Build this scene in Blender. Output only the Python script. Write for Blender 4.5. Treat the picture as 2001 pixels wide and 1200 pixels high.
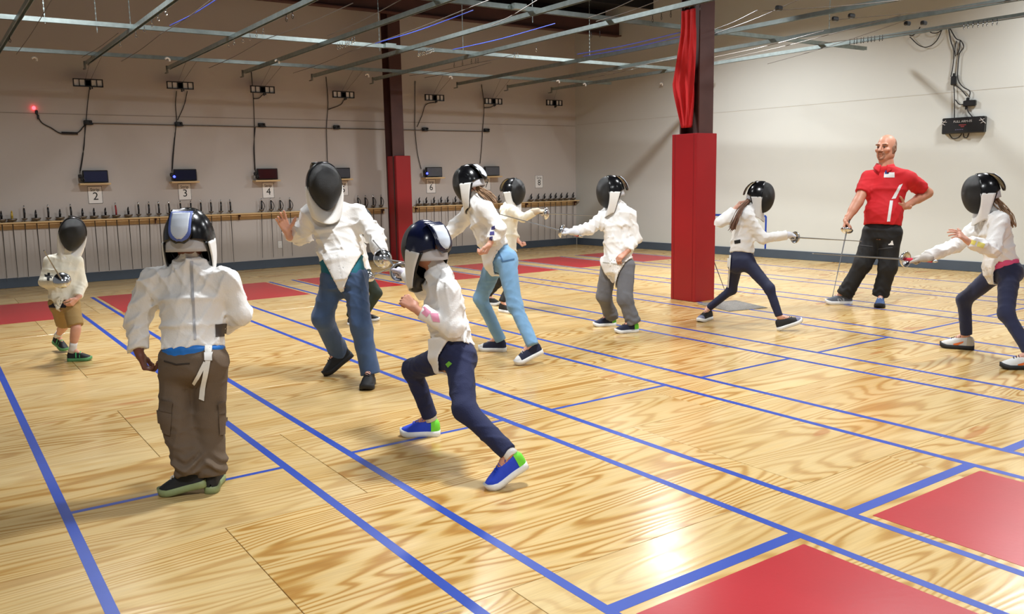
import bpy, math, random
import numpy as np
from mathutils import Matrix, Vector
from mathutils.bvhtree import BVHTree
from mathutils.noise import noise as pnoise
random.seed(7); rng = np.random.default_rng(7)
SC = bpy.context.scene
COL = SC.collection
for o in list(bpy.data.objects): bpy.data.objects.remove(o)
# ---------------------------------------------------------------- camera
W, H = 2001, 1200
F = 1654.87
yaw, pit, roll = np.radians([34.7925, 8.66878, -1.1162])
CH = 1.5                      # eye height, from the 1.22 m plywood joints
KS = 1.5 / 1.58               # room measurements below were taken at 1.58
_c, _s = np.cos, np.sin
FW = np.array([_s(yaw)*_c(pit), _c(yaw)*_c(pit), -_s(pit)])
_r0 = np.array([_c(yaw), -_s(yaw), 0]); _u0 = np.cross(_r0, FW)
CR = _r0*_c(roll) + _u0*_s(roll); CU = -_r0*_s(roll) + _u0*_c(roll)
CAM = np.array([0, 0, CH])
def ray(x, y): return FW + CR*(x - W/2)/F - CU*(y - H/2)/F
def flr(x, y, z=0.): d = ray(x, y); return CAM + d*((z - CH)/d[2])
def ony(x, y, Y): d = ray(x, y); return CAM + d*(Y/d[1])
def at(x, y, dep): return CAM + ray(x, y)*dep
def dep(p): return float((np.asarray(p) - CAM) @ FW)
cam = bpy.data.cameras.new('camera'); co = bpy.data.objects.new('camera', cam); COL.objects.link(co)
cam.sensor_width = 36; cam.sensor_fit = 'HORIZONTAL'; cam.lens = F/W*36; cam.clip_start = .05; cam.clip_end = 100
co.matrix_world = Matrix([[CR[i], CU[i], -FW[i], CAM[i]] for i in range(3)] + [[0, 0, 0, 1]])
SC.camera = co
# ---------------------------------------------------------------- light
SC.view_settings.view_transform = 'Standard'; SC.view_settings.look = 'None'
SC.view_settings.gamma = 1; SC.view_settings.use_curve_mapping = False
SC.view_settings.exposure = 0.45
wld = bpy.data.worlds.new('hall_air'); SC.world = wld; wld.use_nodes = True
wld.node_tree.nodes['Background'].inputs[0].default_value = (.95, .97, 1, 1)
wld.node_tree.nodes['Background'].inputs[1].default_value = .14
LAMP_Z = 4.62
def bay_or_fill(x, y, power, sx=.7, sy=.3):
    l = bpy.data.lights.new('bay_or_fill_light', 'AREA'); l.shape = 'RECTANGLE'; l.size = sx; l.size_y = sy
    l.energy = power; l.color = (.965, .985, 1); l.spread = math.radians(150)
    o = bpy.data.objects.new('bay_or_fill_light', l); COL.objects.link(o); o.location = (x, y, LAMP_Z)
    return o
for x, y, p in ((1.5, 9.2, 140), (5.3, 9.2, 150), (9.6, 9.2, 230), (3.4, 4.3, 155), (7.8, 4.3, 95), (11.2, 4.6, 100), (-.7, .4, 105), (3.4, -.8, 110), (7.4, -.8, 45)):  # last row, by and behind the camera, is added fill for near figures
    bay_or_fill(x, y, p)
# ---------------------------------------------------------------- materials
def lin(*c):
    c = np.array(c, float)/255
    return tuple(np.where(c <= .04045, c/12.92, ((c + .055)/1.055)**2.4)) + (1,)
MATS = {}
def mat(name, rgb, rough=.6, metal=0., var=.06, vscale=8., bump=0., bscale=60., spec=.5, stretch=(1, 1, 1), sheen=0., emit=None, coat=0.):
    """plain surface with procedural colour variation and fine relief"""
    if name in MATS: return MATS[name]
    m = bpy.data.materials.new(name); m.use_nodes = True; nt = m.node_tree; N = nt.nodes; L = nt.links
    b = N['Principled BSDF']; col = lin(*rgb)
    b.inputs['Roughness'].default_value = rough; b.inputs['Metallic'].default_value = metal
    b.inputs['Specular IOR Level'].default_value = spec
    b.inputs['Sheen Weight'].default_value = sheen; b.inputs['Coat Weight'].default_value = coat
    tc = N.new('ShaderNodeTexCoord'); mp = N.new('ShaderNodeMapping'); mp.inputs['Scale'].default_value = stretch
    L.new(tc.outputs['Object'], mp.inputs['Vector'])
    nz = N.new('ShaderNodeTexNoise'); nz.inputs['Scale'].default_value = vscale; nz.inputs['Detail'].default_value = 4
    L.new(mp.outputs[0], nz.inputs['Vector'])
    r = N.new('ShaderNodeValToRGB'); r.color_ramp.elements[0].position = .3; r.color_ramp.elements[1].position = .7
    r.color_ramp.elements[0].color = tuple(min(1, c*(1 - var)) for c in col[:3]) + (1,)
    r.color_ramp.elements[1].color = tuple(min(1, c*(1 + var)) for c in col[:3]) + (1,)
    L.new(nz.outputs['Fac'], r.inputs['Fac']); L.new(r.outputs['Color'], b.inputs['Base Color'])
    if bump:
        n2 = N.new('ShaderNodeTexNoise'); n2.inputs['Scale'].default_value = bscale; n2.inputs['Detail'].default_value = 3
        L.new(mp.outputs[0], n2.inputs['Vector'])
        bp = N.new('ShaderNodeBump'); bp.inputs['Strength'].default_value = bump; bp.inputs['Distance'].default_value = .01
        L.new(n2.outputs['Fac'], bp.inputs['Height']); L.new(bp.outputs['Normal'], b.inputs['Normal'])
    if emit:
        b.inputs['Emission Color'].default_value = lin(*emit[:3]); b.inputs['Emission Strength'].default_value = emit[3]
    MATS[name] = m
    return m
def plywood_mat():
    m = bpy.data.materials.new('plywood_yellow_pine'); m.use_nodes = True; nt = m.node_tree; N = nt.nodes; L = nt.links
    b = N['Principled BSDF']
    tc = N.new('ShaderNodeTexCoord'); oi = N.new('ShaderNodeObjectInfo')
    ofs = N.new('ShaderNodeVectorMath'); ofs.operation = 'SCALE'; ofs.inputs[0].default_value = (31, 57, 13)
    L.new(oi.outputs['Random'], ofs.inputs['Scale'])
    add = N.new('ShaderNodeVectorMath'); add.operation = 'ADD'
    L.new(tc.outputs['Object'], add.inputs[0]); L.new(ofs.outputs[0], add.inputs[1])
    def noise(scale, vec, detail=2, rough=.5, dist=0.):
        mp = N.new('ShaderNodeMapping'); mp.inputs['Scale'].default_value = vec; L.new(add.outputs[0], mp.inputs['Vector'])
        n = N.new('ShaderNodeTexNoise'); n.inputs['Scale'].default_value = scale; n.inputs['Detail'].default_value = detail
        n.inputs['Roughness'].default_value = rough; n.inputs['Distortion'].default_value = dist
        L.new(mp.outputs[0], n.inputs['Vector']); return n.outputs['Fac']
    def mth(op, a, bb=None, c=None):
        n = N.new('ShaderNodeMath'); n.operation = op
        for i, v in enumerate((a, bb, c)):
            if v is None: continue
            if isinstance(v, (int, float)): n.inputs[i].default_value = v
            else: L.new(v, n.inputs[i])
        return n.outputs[0]
    def ramp(fac, stops):
        r = N.new('ShaderNodeValToRGB'); e = r.color_ramp.elements
        while len(e) < len(stops): e.new(.5)
        for x, (p, c) in zip(e, stops): x.position = p; x.color = c
        L.new(fac, r.inputs['Fac']); return r.outputs['Color']
    def mix(fac, a, bb, mode='MIX'):
        n = N.new('ShaderNodeMix'); n.data_type = 'RGBA'; n.blend_type = mode
        if isinstance(fac, float): n.inputs[0].default_value = fac
        else: L.new(fac, n.inputs[0])
        L.new(a, n.inputs[6]); 
        if isinstance(bb, tuple): n.inputs[7].default_value = bb
        else: L.new(bb, n.inputs[7])
        return n.outputs[2]
    field = noise(1.0, (.42, 3.2, 1), 1.5, .35, .25)             # growth-ring height field of a rotary-cut sheet
    wob = noise(6., (.25, 3., 1), 2, .5)
    ph = mth('ADD', mth('MULTIPLY', field, 150.), mth('MULTIPLY', wob, 3.))
    sn = mth('SINE', ph)
    band = mth('MULTIPLY_ADD', sn, .5, .5)
    # latewood line: sharp on one side
    rings = ramp(band, [(0., lin(216, 187, 132)), (.55, lin(211, 179, 120)), (.82, lin(194, 155, 90)), (1., lin(178, 132, 68))])
    contrast = ramp(noise(.8, (.5, 1.3, 1), 2), [(.34, (.35, .35, .35, 1)), (.6, (1, 1, 1, 1))])
    pale = ramp(noise(1.6, (.4, 2.4, 1), 3, .5, .6), [(.32, lin(196, 159, 96)), (.45, lin(213, 185, 130)), (.62, lin(221, 198, 150)), (.74, lin(203, 169, 108))])
    sep = N.new('ShaderNodeSeparateColor'); L.new(contrast, sep.inputs[0])
    colr = mix(sep.outputs[0], pale, rings)
    knot = ramp(noise(1.5, (.75, 3.0, 1), 2, .45, .3), [(.71, (0, 0, 0, 1)), (.735, (1, 1, 1, 1))])
    sk = N.new('ShaderNodeSeparateColor'); L.new(knot, sk.inputs[0])
    colr = mix(mth('MULTIPLY', sk.outputs[0], .65), colr, lin(178, 108, 48))
    fine = ramp(noise(30., (.12, 3., 1), 3, .6), [(.3, (.9, .9, .9, 1)), (.7, (1.06, 1.06, 1.06, 1))])
    colr = mix(1., colr, fine, 'MULTIPLY')
    # each sheet has a tone of its own
    tone = ramp(oi.outputs['Random'], [(0., (.80, .77, .71, 1)), (.4, (.86, .845, .815, 1)), (.75, (.82, .79, .73, 1)), (1., (.92, .92, .91, 1))])
    colr = mix(1., colr, tone, 'MULTIPLY')
    L.new(colr, b.inputs['Base Color'])
    rg = mth('MULTIPLY_ADD', noise(3., (1, 2, 1), 3), .16, .13)
    L.new(rg, b.inputs['Roughness']); b.inputs['Specular IOR Level'].default_value = .5
    bp = N.new('ShaderNodeBump'); bp.inputs['Strength'].default_value = .05; bp.inputs['Distance'].default_value = .004
    L.new(band, bp.inputs['Height']); L.new(bp.outputs[0], b.inputs['Normal'])
    return m
def denim(name, dark, light, rough=.85):
    m = mat(name, dark, rough, var=.12, vscale=9, bump=.25, bscale=420, sheen=.15)
    return m
M_white2 = mat('painted_wall_cool_white', (192, 193, 187), .75, var=.025, vscale=.6, bump=.05, bscale=35)
M_white = mat('painted_wall_white', (184, 177, 171), .75, var=.03, vscale=.7, bump=.05, bscale=35)
M_base = mat('slate_blue_baseboard', (64, 75, 88), .55, var=.08, vscale=3)
M_roof = mat('black_painted_roof_deck', (16, 17, 24), .9, var=.2, vscale=2)
M_steel = mat('galvanised_steel', (160, 172, 170), .36, .85, var=.14, vscale=14, bump=.03, bscale=80)
M_steel2 = mat('dull_galvanised_steel', (122, 122, 116), .5, .7, var=.15, vscale=14)
M_brown = mat('red_oxide_steel', (74, 44, 40), .55, .1, var=.12, vscale=4)
M_pad = mat('red_vinyl_pad', (146, 17, 25), .38, var=.05, vscale=2, bump=.04, bscale=9)
M_redfl = mat('red_floor_paint', (164, 32, 40), .30, var=.05, vscale=2.5, bump=.03, bscale=40)
M_tape = mat('blue_floor_tape', (22, 60, 152), .4, var=.05, vscale=12)
M_gap = mat('dark_sheet_joint', (112, 82, 46), .9)
M_blk = mat('black_plastic', (18, 18, 20), .38, var=.12, vscale=20)
M_cable = mat('black_cable', (30, 28, 28), .6)
M_wire = mat('grey_wire', (104, 98, 92), .45, .4)
M_bluelit = mat('blue_lit_wire', (70, 96, 220), .3, .2)  # blue light falling on these wires is put into their colour
M_wood = mat('pine_shelf', (206, 176, 128), .6, var=.1, vscale=6, stretch=(1, 12, 12))
M_paper = mat('white_paper', (226, 224, 220), .8, var=.02)
M_ink = mat('black_ink', (24, 24, 26), .8)
M_chrome = mat('polished_bell_metal', (205, 208, 212), .16, 1., var=.05)
M_blade = mat('blade_steel', (150, 150, 152), .28, .9, var=.1)
M_dkblade = mat('hanging_blade_steel', (74, 72, 70), .45, .7, var=.15)
M_whitepl = mat('white_plastic', (232, 232, 230), .4)
M_plywood = plywood_mat()
# ---------------------------------------------------------------- object helpers
def link(o, parent=None):
    COL.objects.link(o)
    if parent is not None: o.parent = parent
    return o
def tag(o, label=None, cat=None, group=None, kind=None):
    for k, v in (('label', label), ('category', cat), ('group', group), ('kind', kind)):
        if v: o[k] = v
    return o
def empty(name, loc, label=None, cat=None, group=None):
    o = bpy.data.objects.new(name, None); o.empty_display_size = .1; o.location = Vector([float(a) for a in loc])
    COL.objects.link(o); MW[o.name] = Matrix.Translation(o.location)
    return tag(o, label, cat, group)
MW = {}
def obj(name, vf, m, parent=None, smooth=False, me=None):
    """vf = (verts, faces) in world space; parented objects keep their world place"""
    if me is None:
        v, f = vf
        me = bpy.data.meshes.new(name); me.from_pydata([tuple(map(float, p)) for p in v], [], [tuple(map(int, q)) for q in f]); me.update()
        if smooth: me.polygons.foreach_set('use_smooth', [True]*len(me.polygons))
        for mm in (m if isinstance(m, (list, tuple)) else [m]): me.materials.append(mm)
    o = bpy.data.objects.new(name, me); COL.objects.link(o)
    if parent is not None:
        o.parent = parent
        w = world_of(parent); o.matrix_parent_inverse = w.inverted()
    MW[o.name] = Matrix.Identity(4)
    return o
def world_of(o):
    return MW.get(o.name, Matrix.Identity(4))
def unit(v): v = np.asarray(v, float); return v/np.linalg.norm(v)
def join(*parts):
    V = []; Fc = []; n = 0
    for v, f in parts:
        V += [tuple(p) for p in v]; Fc += [tuple(i + n for i in q) for q in f]; n += len(v)
    return V, Fc
def box(c, s, R=None, bev=0.):
    """box with centre c, size s, optional 3x3 axes (columns); bev chamfers the vertical and horizontal edges"""
    c = np.asarray(c, float); h = np.asarray(s, float)/2
    R = np.eye(3) if R is None else np.asarray(R, float)
    if not bev:
        P = [(x, y, z) for z in (-1, 1) for y in (-1, 1) for x in (-1, 1)]
        v = [c + R @ (h*np.array(p)) for p in P]
        return v, [(0, 2, 3, 1), (4, 5, 7, 6), (0, 1, 5, 4), (2, 6, 7, 3), (0, 4, 6, 2), (1, 3, 7, 5)]
    b = min(bev, *(h*.9)); V = []; idx = {}
    for sx in (-1, 1):
        for sy in (-1, 1):
            for sz in (-1, 1):
                for ax in range(3):
                    q = np.array([sx, sy, sz])*(h - b); q[ax] = (sx, sy, sz)[ax]*h[ax]
                    idx[(sx, sy, sz, ax)] = len(V); V.append(c + R @ q)
    Fc = []
    for ax in range(3):
        o1, o2 = [(1, 2), (2, 0), (0, 1)][ax]
        for sgn in (-1, 1):
            ring = []
            for a, bb in ((-1, -1), (1, -1), (1, 1), (-1, 1)):
                k = [0, 0, 0]; k[ax] = sgn; k[o1] = a; k[o2] = bb; ring.append(idx[(*k, ax)])
            Fc.append(tuple(ring if sgn > 0 else ring[::-1]))
    for ax in range(3):
        o1, o2 = [(1, 2), (2, 0), (0, 1)][ax]
        for s1 in (-1, 1):
            for s2 in (-1, 1):
                k0 = [0, 0, 0]; k1 = [0, 0, 0]; k0[ax] = -1; k1[ax] = 1
                for k in (k0, k1): k[o1] = s1; k[o2] = s2
                q = [idx[(*k0, o1)], idx[(*k1, o1)], idx[(*k1, o2)], idx[(*k0, o2)]]
                Fc.append(tuple(q if s1*s2 > 0 else q[::-1]))
    for sx in (-1, 1):
        for sy in (-1, 1):
            for sz in (-1, 1):
                q = [idx[(sx, sy, sz, a)] for a in range(3)]
                Fc.append(tuple(q if sx*sy*sz > 0 else q[::-1]))
    return V, Fc
def frame(d, up=(0, 0, 1)):
    d = unit(d); up = np.asarray(up, float)
    if abs(d @ unit(up)) > .98: up = np.array([1., 0, 0])
    x = unit(np.cross(d, up)); return x, np.cross(x, d), d
def tube(pts, r, n=6, caps=True):
    pts = [np.asarray(p, float) for p in pts]; m = len(pts)
    rs = r if hasattr(r, '__len__') else [r]*m
    V = []; Fc = []
    for i, p in enumerate(pts):
        d = pts[min(i + 1, m - 1)] - pts[max(i - 1, 0)]
        x, y, _ = frame(d)
        for k in range(n):
            a = 2*math.pi*k/n; V.append(p + rs[i]*(math.cos(a)*x + math.sin(a)*y))
    for i in range(m - 1):
        for k in range(n): Fc.append((i*n + k, i*n + (k + 1) % n, (i + 1)*n + (k + 1) % n, (i + 1)*n + k))
    if caps: Fc += [tuple(range(n))[::-1], tuple(range((m - 1)*n, m*n))]
    return V, Fc
def smooth_pts(pts, n=6):
    """Catmull-Rom through the points"""
    P = [np.asarray(p, float) for p in pts]; P = [2*P[0] - P[1]] + P + [2*P[-1] - P[-2]]; out = []
    for i in range(1, len(P) - 2):
        for k in range(n):
            t = k/n; a, b, c, d = P[i-1:i+3]
            out.append(.5*(2*b + (c - a)*t + (2*a - 5*b + 4*c - d)*t*t + (3*b - a - 3*c + d)*t**3))
    out.append(P[-2]); return out
def revolve(prof, o, ax, n=24):
    """profile [(radius, height)] turned about the axis ax through o"""
    x, y, d = frame(ax); o = np.asarray(o, float); V = []; Fc = []; m = len(prof)
    for r, h in prof:
        for k in range(n):
            a = 2*math.pi*k/n; V.append(o + d*h + r*(math.cos(a)*x + math.sin(a)*y))
    for i in range(m - 1):
        for k in range(n): Fc.append((i*n + k, i*n + (k + 1) % n, (i + 1)*n + (k + 1) % n, (i + 1)*n + k))
    return V, Fc
def grid_faces(nu, nv, wrapu=False):
    Fc = []
    for i in range(nv - 1):
        for k in range(nu if wrapu else nu - 1):
            Fc.append((i*nu + k, i*nu + (k + 1) % nu, (i + 1)*nu + (k + 1) % nu, (i + 1)*nu + k))
    return Fc
def thick(vf, t):
    """give an open sheet a thickness t to the inside"""
    v, f = vf; v = np.array(v, float); nrm = np.zeros_like(v)
    for q in f:
        n = np.cross(v[q[1]] - v[q[0]], v[q[2]] - v[q[0]])
        for i in q: nrm[i] += n
    nrm /= np.maximum(np.linalg.norm(nrm, axis=1, keepdims=True), 1e-9)
    n0 = len(v); V = np.vstack([v, v - nrm*t]); E = {}
    for q in f:
        for a, b in zip(q, q[1:] + q[:1]): E[(a, b)] = 1
    Fc = list(f) + [tuple(i + n0 for i in q[::-1]) for q in f]
    Fc += [(b, a, a + n0, b + n0) for a, b in E if (b, a) not in E]
    return V, Fc
def text_mesh(body, size, origin, ax_x, ax_y, depth=.001):
    cu = bpy.data.curves.new('lettering', 'FONT'); cu.body = body; cu.size = size; cu.align_x = 'CENTER'; cu.align_y = 'CENTER'; cu.resolution_u = 3
    o = bpy.data.objects.new('lettering', cu); COL.objects.link(o)
    dg = bpy.context.evaluated_depsgraph_get(); dg.update()
    me = bpy.data.meshes.new_from_object(o.evaluated_get(dg))
    X = unit(ax_x); Y = unit(ax_y); n = np.cross(X, Y)
    v = [np.asarray(origin, float) + X*p.co.x + Y*p.co.y + n*depth for p in me.vertices]
    f = [tuple(p.vertices) for p in me.polygons]
    bpy.data.objects.remove(o); bpy.data.curves.remove(cu); bpy.data.meshes.remove(me)
    return v, f
def copy_tree(o, M, parent=None):
    """copy of a thing and its parts; M = world matrix of the copy relative to the source"""
    c = o.copy(); COL.objects.link(c)
    if parent is None:
        c.matrix_world = M @ world_of(o); MW[c.name] = M @ world_of(o)
    else:
        c.parent = parent; c.matrix_parent_inverse = o.matrix_parent_inverse.copy(); MW[c.name] = Matrix.Identity(4)
    for ch in [x for x in o.children]:
        copy_tree(ch, M, c)
    return c
# ================================================================= the hall
YW = 15.54*KS; ZG = 3.45*KS                              # back wall plane, height of the hung ceiling grid
RW0 = np.array([12.68, 15.54])*KS; RW1 = np.array([13.37, 6.5])*KS    # right wall, a little splayed
RD = unit(RW1 - RW0); RWF = RW0 + RD*19.; RN = np.array([RD[1], -RD[0]])    # RN points into the hall
if RN[0] > 0: RN = -RN
def onr(x, y, off=0.):
    d = ray(x, y); p0 = np.array([*(RW0 + RN*off), 0]); n = np.array([*RN, 0])
    return CAM + d*(((p0 - CAM) @ n)/(d @ n))
XL = -4.2; YF = -4.0; ZR = 4.88
# floor: sub-floor slab and plywood sheets
fl = tag(obj('floor', box(((XL + 14.5)/2, (YW + YF)/2 + .1, -.06), (14.5 - XL, YW - YF + .3, .1)), M_gap), kind='structure')
sheet_me = None
row0 = 4.864; SH = 1.2192
nrow = 0
for j in range(-8, 9):
    y0 = row0 + j*SH; y1 = y0 + SH
    if y1 < YF or y0 > YW: continue
    x0 = (.97 if j % 2 == 0 else 1.655 + .0)
    for i in range(-4, 7):
        xa = x0 + i*2*SH; xb = xa + 2*SH
        xr = 13.0
        if xb < XL or xa > xr: continue
        ya, yb = y0 + .0015, min(y1 - .0015, YW - .002); xaa, xbb = max(xa + .0015, XL), min(xb - .0015, xr)
        full = abs((yb - ya) - (SH - .003)) < 1e-4 and abs((xbb - xaa) - (2*SH - .003)) < 1e-4
        if full and sheet_me is not None:
            o = bpy.data.objects.new('plywood_sheet', sheet_me); COL.objects.link(o); o.parent = fl
        else:
            v, f = box((0, 0, -.005), (xbb - xaa, yb - ya, .01), bev=.0012)
            o = obj('plywood_sheet', (v, f), M_plywood, fl)
            if full: sheet_me = o.data
        o.location = ((xaa + xbb)/2, (ya + yb)/2, 0)
# strips: red run-off panels and blue tape. X positions come from the photograph's lines
def floor_piece(name, x0, x1, y0, y1, z0, z1, m):
    return obj(name, box(((x0 + x1)/2, (y0 + y1)/2, (z0 + z1)/2), (x1 - x0, y1 - y0, z1 - z0)), m, fl)
tw = .045
XS = []                                                  # (left border, right border) of each strip
for n in range(8):
    a = (.445 + 1.4885*n)*KS; b = (1.55 + 1.4905*n)*KS
    XS.append((a, b))
YN = 2.20*KS; YG = 4.49*KS; YFAR0 = 11.37*KS; YFAR1 = 13.36*KS
for n, (a, b) in enumerate(XS):
    if n == 0: a2 = a
    for x in (a, b):
        if n == 0 and x == a: y0, y1 = -1.5, YFAR0
        else: y0, y1 = -1.2, YFAR1
        floor_piece('tape_line', x - tw/2, x + tw/2, y0, y1, 0, .0006, M_tape)
    floor_piece('tape_line', a + tw/2, b - tw/2, YG - .016, YG + .016, 0, .0007, M_tape)
    if n > 0: floor_piece('tape_line', a + tw/2, b - tw/2, YN - .03, YN + .03, 0, .0007, M_tape)
    if n > 0: floor_piece('red_painted_zone', a + .062, b - .062, -.6, YN - .075, 0, .0012, M_redfl)
    floor_piece('red_painted_zone', a + .062, b - .062, YFAR0 + .06, YFAR1, 0, .0012, M_redfl)
# walls
WT = .12
bw = tag(obj('wall_back', box(((XL + RW0[0] + .3)/2, YW + WT/2, (ZR + .3)/2 - .1), (RW0[0] + .3 - XL, WT, ZR + .5)), M_white), kind='structure')
rc = (RW0 + RWF)/2 - RN*WT/2; Rr = np.array([[RD[0], -RN[0], 0], [RD[1], -RN[1], 0], [0, 0, 1]]).T
RA = np.column_stack([np.array([*RD, 0]), np.array([*(-RN), 0]), (0, 0, 1)])
rw = tag(obj('wall_right', box((*rc, (ZR + .3)/2 - .1), (19., WT, ZR + .5), RA), M_white2), kind='structure')
# sheet joint lines: thin proud battens on the walls
obj('wall_seam', box(((XL + RW0[0])/2, YW - .0015, 2.735*KS), (RW0[0] - XL - .01, .004, .012)), mat('wall_seam_dark', (150, 142, 134), .8), bw)
obj('wall_seam', box((*( (RW0 + RWF)/2 + RN*.0012), 2.76*KS), (18.9, .003, .008), RA), mat('wall_seam_pale', (178, 174, 164), .8), rw)
tag(obj('baseboard_back', box(((XL + RW0[0])/2, YW - .008, .075), (RW0[0] - XL - .02, .016, .15), bev=.004), M_base), kind='structure')
tag(obj('baseboard_right', box((*((RW0 + RWF)/2 + RN*.008), .075), (18.9, .016, .15), RA, bev=.004), M_base), kind='structure')
# roof deck with purlins
cl = tag(obj('ceiling', box(((XL + 14.5)/2, (YW + YF)/2, ZR + .06), (14.5 - XL, YW - YF + .4, .1)), M_roof), kind='structure')
for i in range(13):
    y = YW - .9 - i*1.3
    obj('purlin', box(((XL + 13)/2, y, ZR - .08), (13 - XL, .06, .18)), M_roof, cl)
bm = tag(obj('trim_1', join(box((8.0, 13.35, 4.30), (8.1, .16, .02)), box((8.0, 13.35, 4.46), (8.1, .02, .3)), box((8.0, 13.35, 4.62), (8.1, .16, .02))), M_brown), kind='structure')
# ---------------------------------------------------------------- columns with pads
def column(x0, x1, y0, y1, pad, padtop, label, web='x'):
    """wide-flange steel column with a red vinyl pad boxed round its foot"""
    cx, cy = (x0 + x1)/2, (y0 + y1)/2; zt = ZR
    r = empty('steel_column', (cx, cy, 0), label, 'column')
    wx, wy_ = x1 - x0, y1 - y0; t = .018
    sh = join(box((cx, y0 + t/2, zt/2), (wx, t, zt)), box((cx, y1 - t/2, zt/2), (wx, t, zt)), box((cx, cy, zt/2), (t, wy_ - 2*t, zt)))
    obj('column_shaft', sh, M_brown, r)
    px0, px1, py0, py1 = pad; th = .05
    for nm, c, s in (('pad_panel', ((px0 + px1)/2, py0 + th/2, padtop/2), (px1 - px0, th, padtop)),
                     ('pad_panel', ((px0 + px1)/2, py1 - th/2, padtop/2), (px1 - px0, th, padtop)),
                     ('pad_panel', (px0 + th/2, (py0 + py1)/2, padtop/2), (th, py1 - py0 - 2*th, padtop)),
                     ('pad_panel', (px1 - th/2, (py0 + py1)/2, padtop/2), (th, py1 - py0 - 2*th, padtop))):
        obj(nm, box(c, s, bev=.006), M_pad, r)
    obj('pad_cap', box(((px0 + px1)/2, (py0 + py1)/2, padtop - .012), (px1 - px0 - 2*th, py1 - py0 - 2*th, .016)), M_pad, r)
    return r
ff = flr(1358, 591)                                        # front corner of the near pad
pw, pd = .335, .40
column(ff[0] + .06, ff[0] + .06 + .235, ff[1] + .03, ff[1] + .335, (ff[0], ff[0] + pw, ff[1], ff[1] + pd), 2.075*KS, 'dark brown steel column with tall red pad in mid hall')
l0 = flr(766, 512); 
column(7.55*KS, 7.80*KS, 14.75*KS, 15.05*KS, (7.57*KS, 7.89*KS, 14.68*KS, 15.06*KS), 2.04*KS, 'dark brown steel column with red pad by the weapon rack')
# red cloth hung in the column's recess on wire hooks
def hung_cloth():
    x = ff[0] + .035; yc = ff[1] + .17
    rows = 40; cols = 22; V = []
    for i in range(rows):
        t = i/(rows - 1); z = 3.36 - t*1.32
        for k in range(cols):
            u = k/(cols - 1) - .5
            wide = .2 + .14*max(0, 1 - abs(t - .62)/.5)*1.0 - .1*max(0, t - .7)/.3
            shift = .10*max(0., 1 - abs(t - .62)/.42)
            fold = .022*math.sin(u*17 + t*2) + .012*math.sin(u*31 - t*5)
            V.append((x - .02 + fold*(.4 + t), yc + u*-wide + shift*.6, z + .05*abs(u)*t*(1 - t)))
    return thick((V, grid_faces(cols, rows)), .003)
cloth = obj('red_cloth', hung_cloth(), mat('red_cloth', (196, 20, 26), .75, var=.08, vscale=5, bump=.1, bscale=200), None, True)
tag(cloth, 'red cloth hanging down from wire hooks on the near column', 'cloth')
hk = empty('hook_cluster', (ff[0] + .02, ff[1] + .17, 3.37), 'bunch of silver wire hooks above the red cloth', 'hooks')
for i in range(7):
    y = ff[1] + .08 + i*.028; z = 3.375 + .012*(i % 3)
    obj('hook', tube(smooth_pts([(ff[0] + .03, y, z), (ff[0] + .02, y + .012, z + .045), (ff[0] + .035, y + .004, z + .085), (ff[0] + .03, y - .012, z + .05), (ff[0] + .025, y - .004, z + .01)], 3), .0035, 5), M_chrome, hk)
# ---------------------------------------------------------------- hung ceiling grid
gr = empty('ceiling_grid', (5.5, 9, ZG), 'hung grid of galvanised steel tracks under the dark roof', 'ceiling grid')
def channel(a, b, w=.045, h=.05, m=None):
    a = np.asarray(a, float); b = np.asarray(b, float); d = b - a; L_ = np.linalg.norm(d); x, y, d = frame(d)
    R_ = np.column_stack([d, x, y]); c = (a + b)/2; t = .006
    return join(box(c + y*(h/2 - t/2), (L_, w, t), R_), box(c + x*(w/2 - t/2) - y*t/2, (L_, t, h - t), R_), box(c - x*(w/2 - t/2) - y*t/2, (L_, t, h - t), R_))
YT = [1.15, 2.37, 3.58, 4.81, 6.05, 7.24, 9.08, 10.3, 11.45]
for i, x in enumerate(YT):
    o = obj('track', channel((x*KS, -1.2, ZG), (x*KS, 14.8*KS, ZG)), M_steel, gr)
    # end hanger bracket
    obj('end_bracket', join(box((x*KS - .02, 14.8*KS, ZG - .02), (.03, .012, .11)), box((x*KS - .02, 14.8*KS + .05, ZG - .07), (.03, .11, .012))), M_steel2, gr)
for i, y in enumerate((14.12, 11.5, 8.28, 5.0, 1.9)):
    xe = 12.6 if y < 14 else 12.2
    obj('cross_track', channel((-.6, y*KS, ZG + .048), (xe*KS, (y - (.35 if i == 0 else .12))*KS, ZG + .048)), M_steel, gr)
    obj('splice_plate', box((5.85*KS, (y - .12)*KS, ZG + .05), (.16, .06, .06)), M_steel, gr)
for (px, py) in ((88, 44), (190, 62), (742, 98), (1152, 125), (1041, 42), (905, 100), (1620, 60), (256, 60)):
    p = flr(px, py, ZG + .05); z = ZG + .05; links = []
    links.append(tube([(p[0], p[1], z), (p[0], p[1], ZR)], .0028, 4))
    k = 0
    while z < ZR - .04:
        links.append(box((p[0], p[1], z), (.012 if k % 2 else .004, .004 if k % 2 else .012, .026))); z += .03; k += 1
    obj('hanger_chain', join(*links), M_steel, gr)
def clip(p, big=1., m=None):
    p = np.asarray(p, float)
    return join(tube([p, p - (0, 0, .03*big)], .0035*big, 5), tube(smooth_pts([p - (0, 0, .03*big), p - (.010*big, 0, .045*big), p - (0, 0, .066*big), p - (-.010*big, 0, .045*big), p - (0, 0, .03*big)], 2), .003*big, 4))
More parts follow.
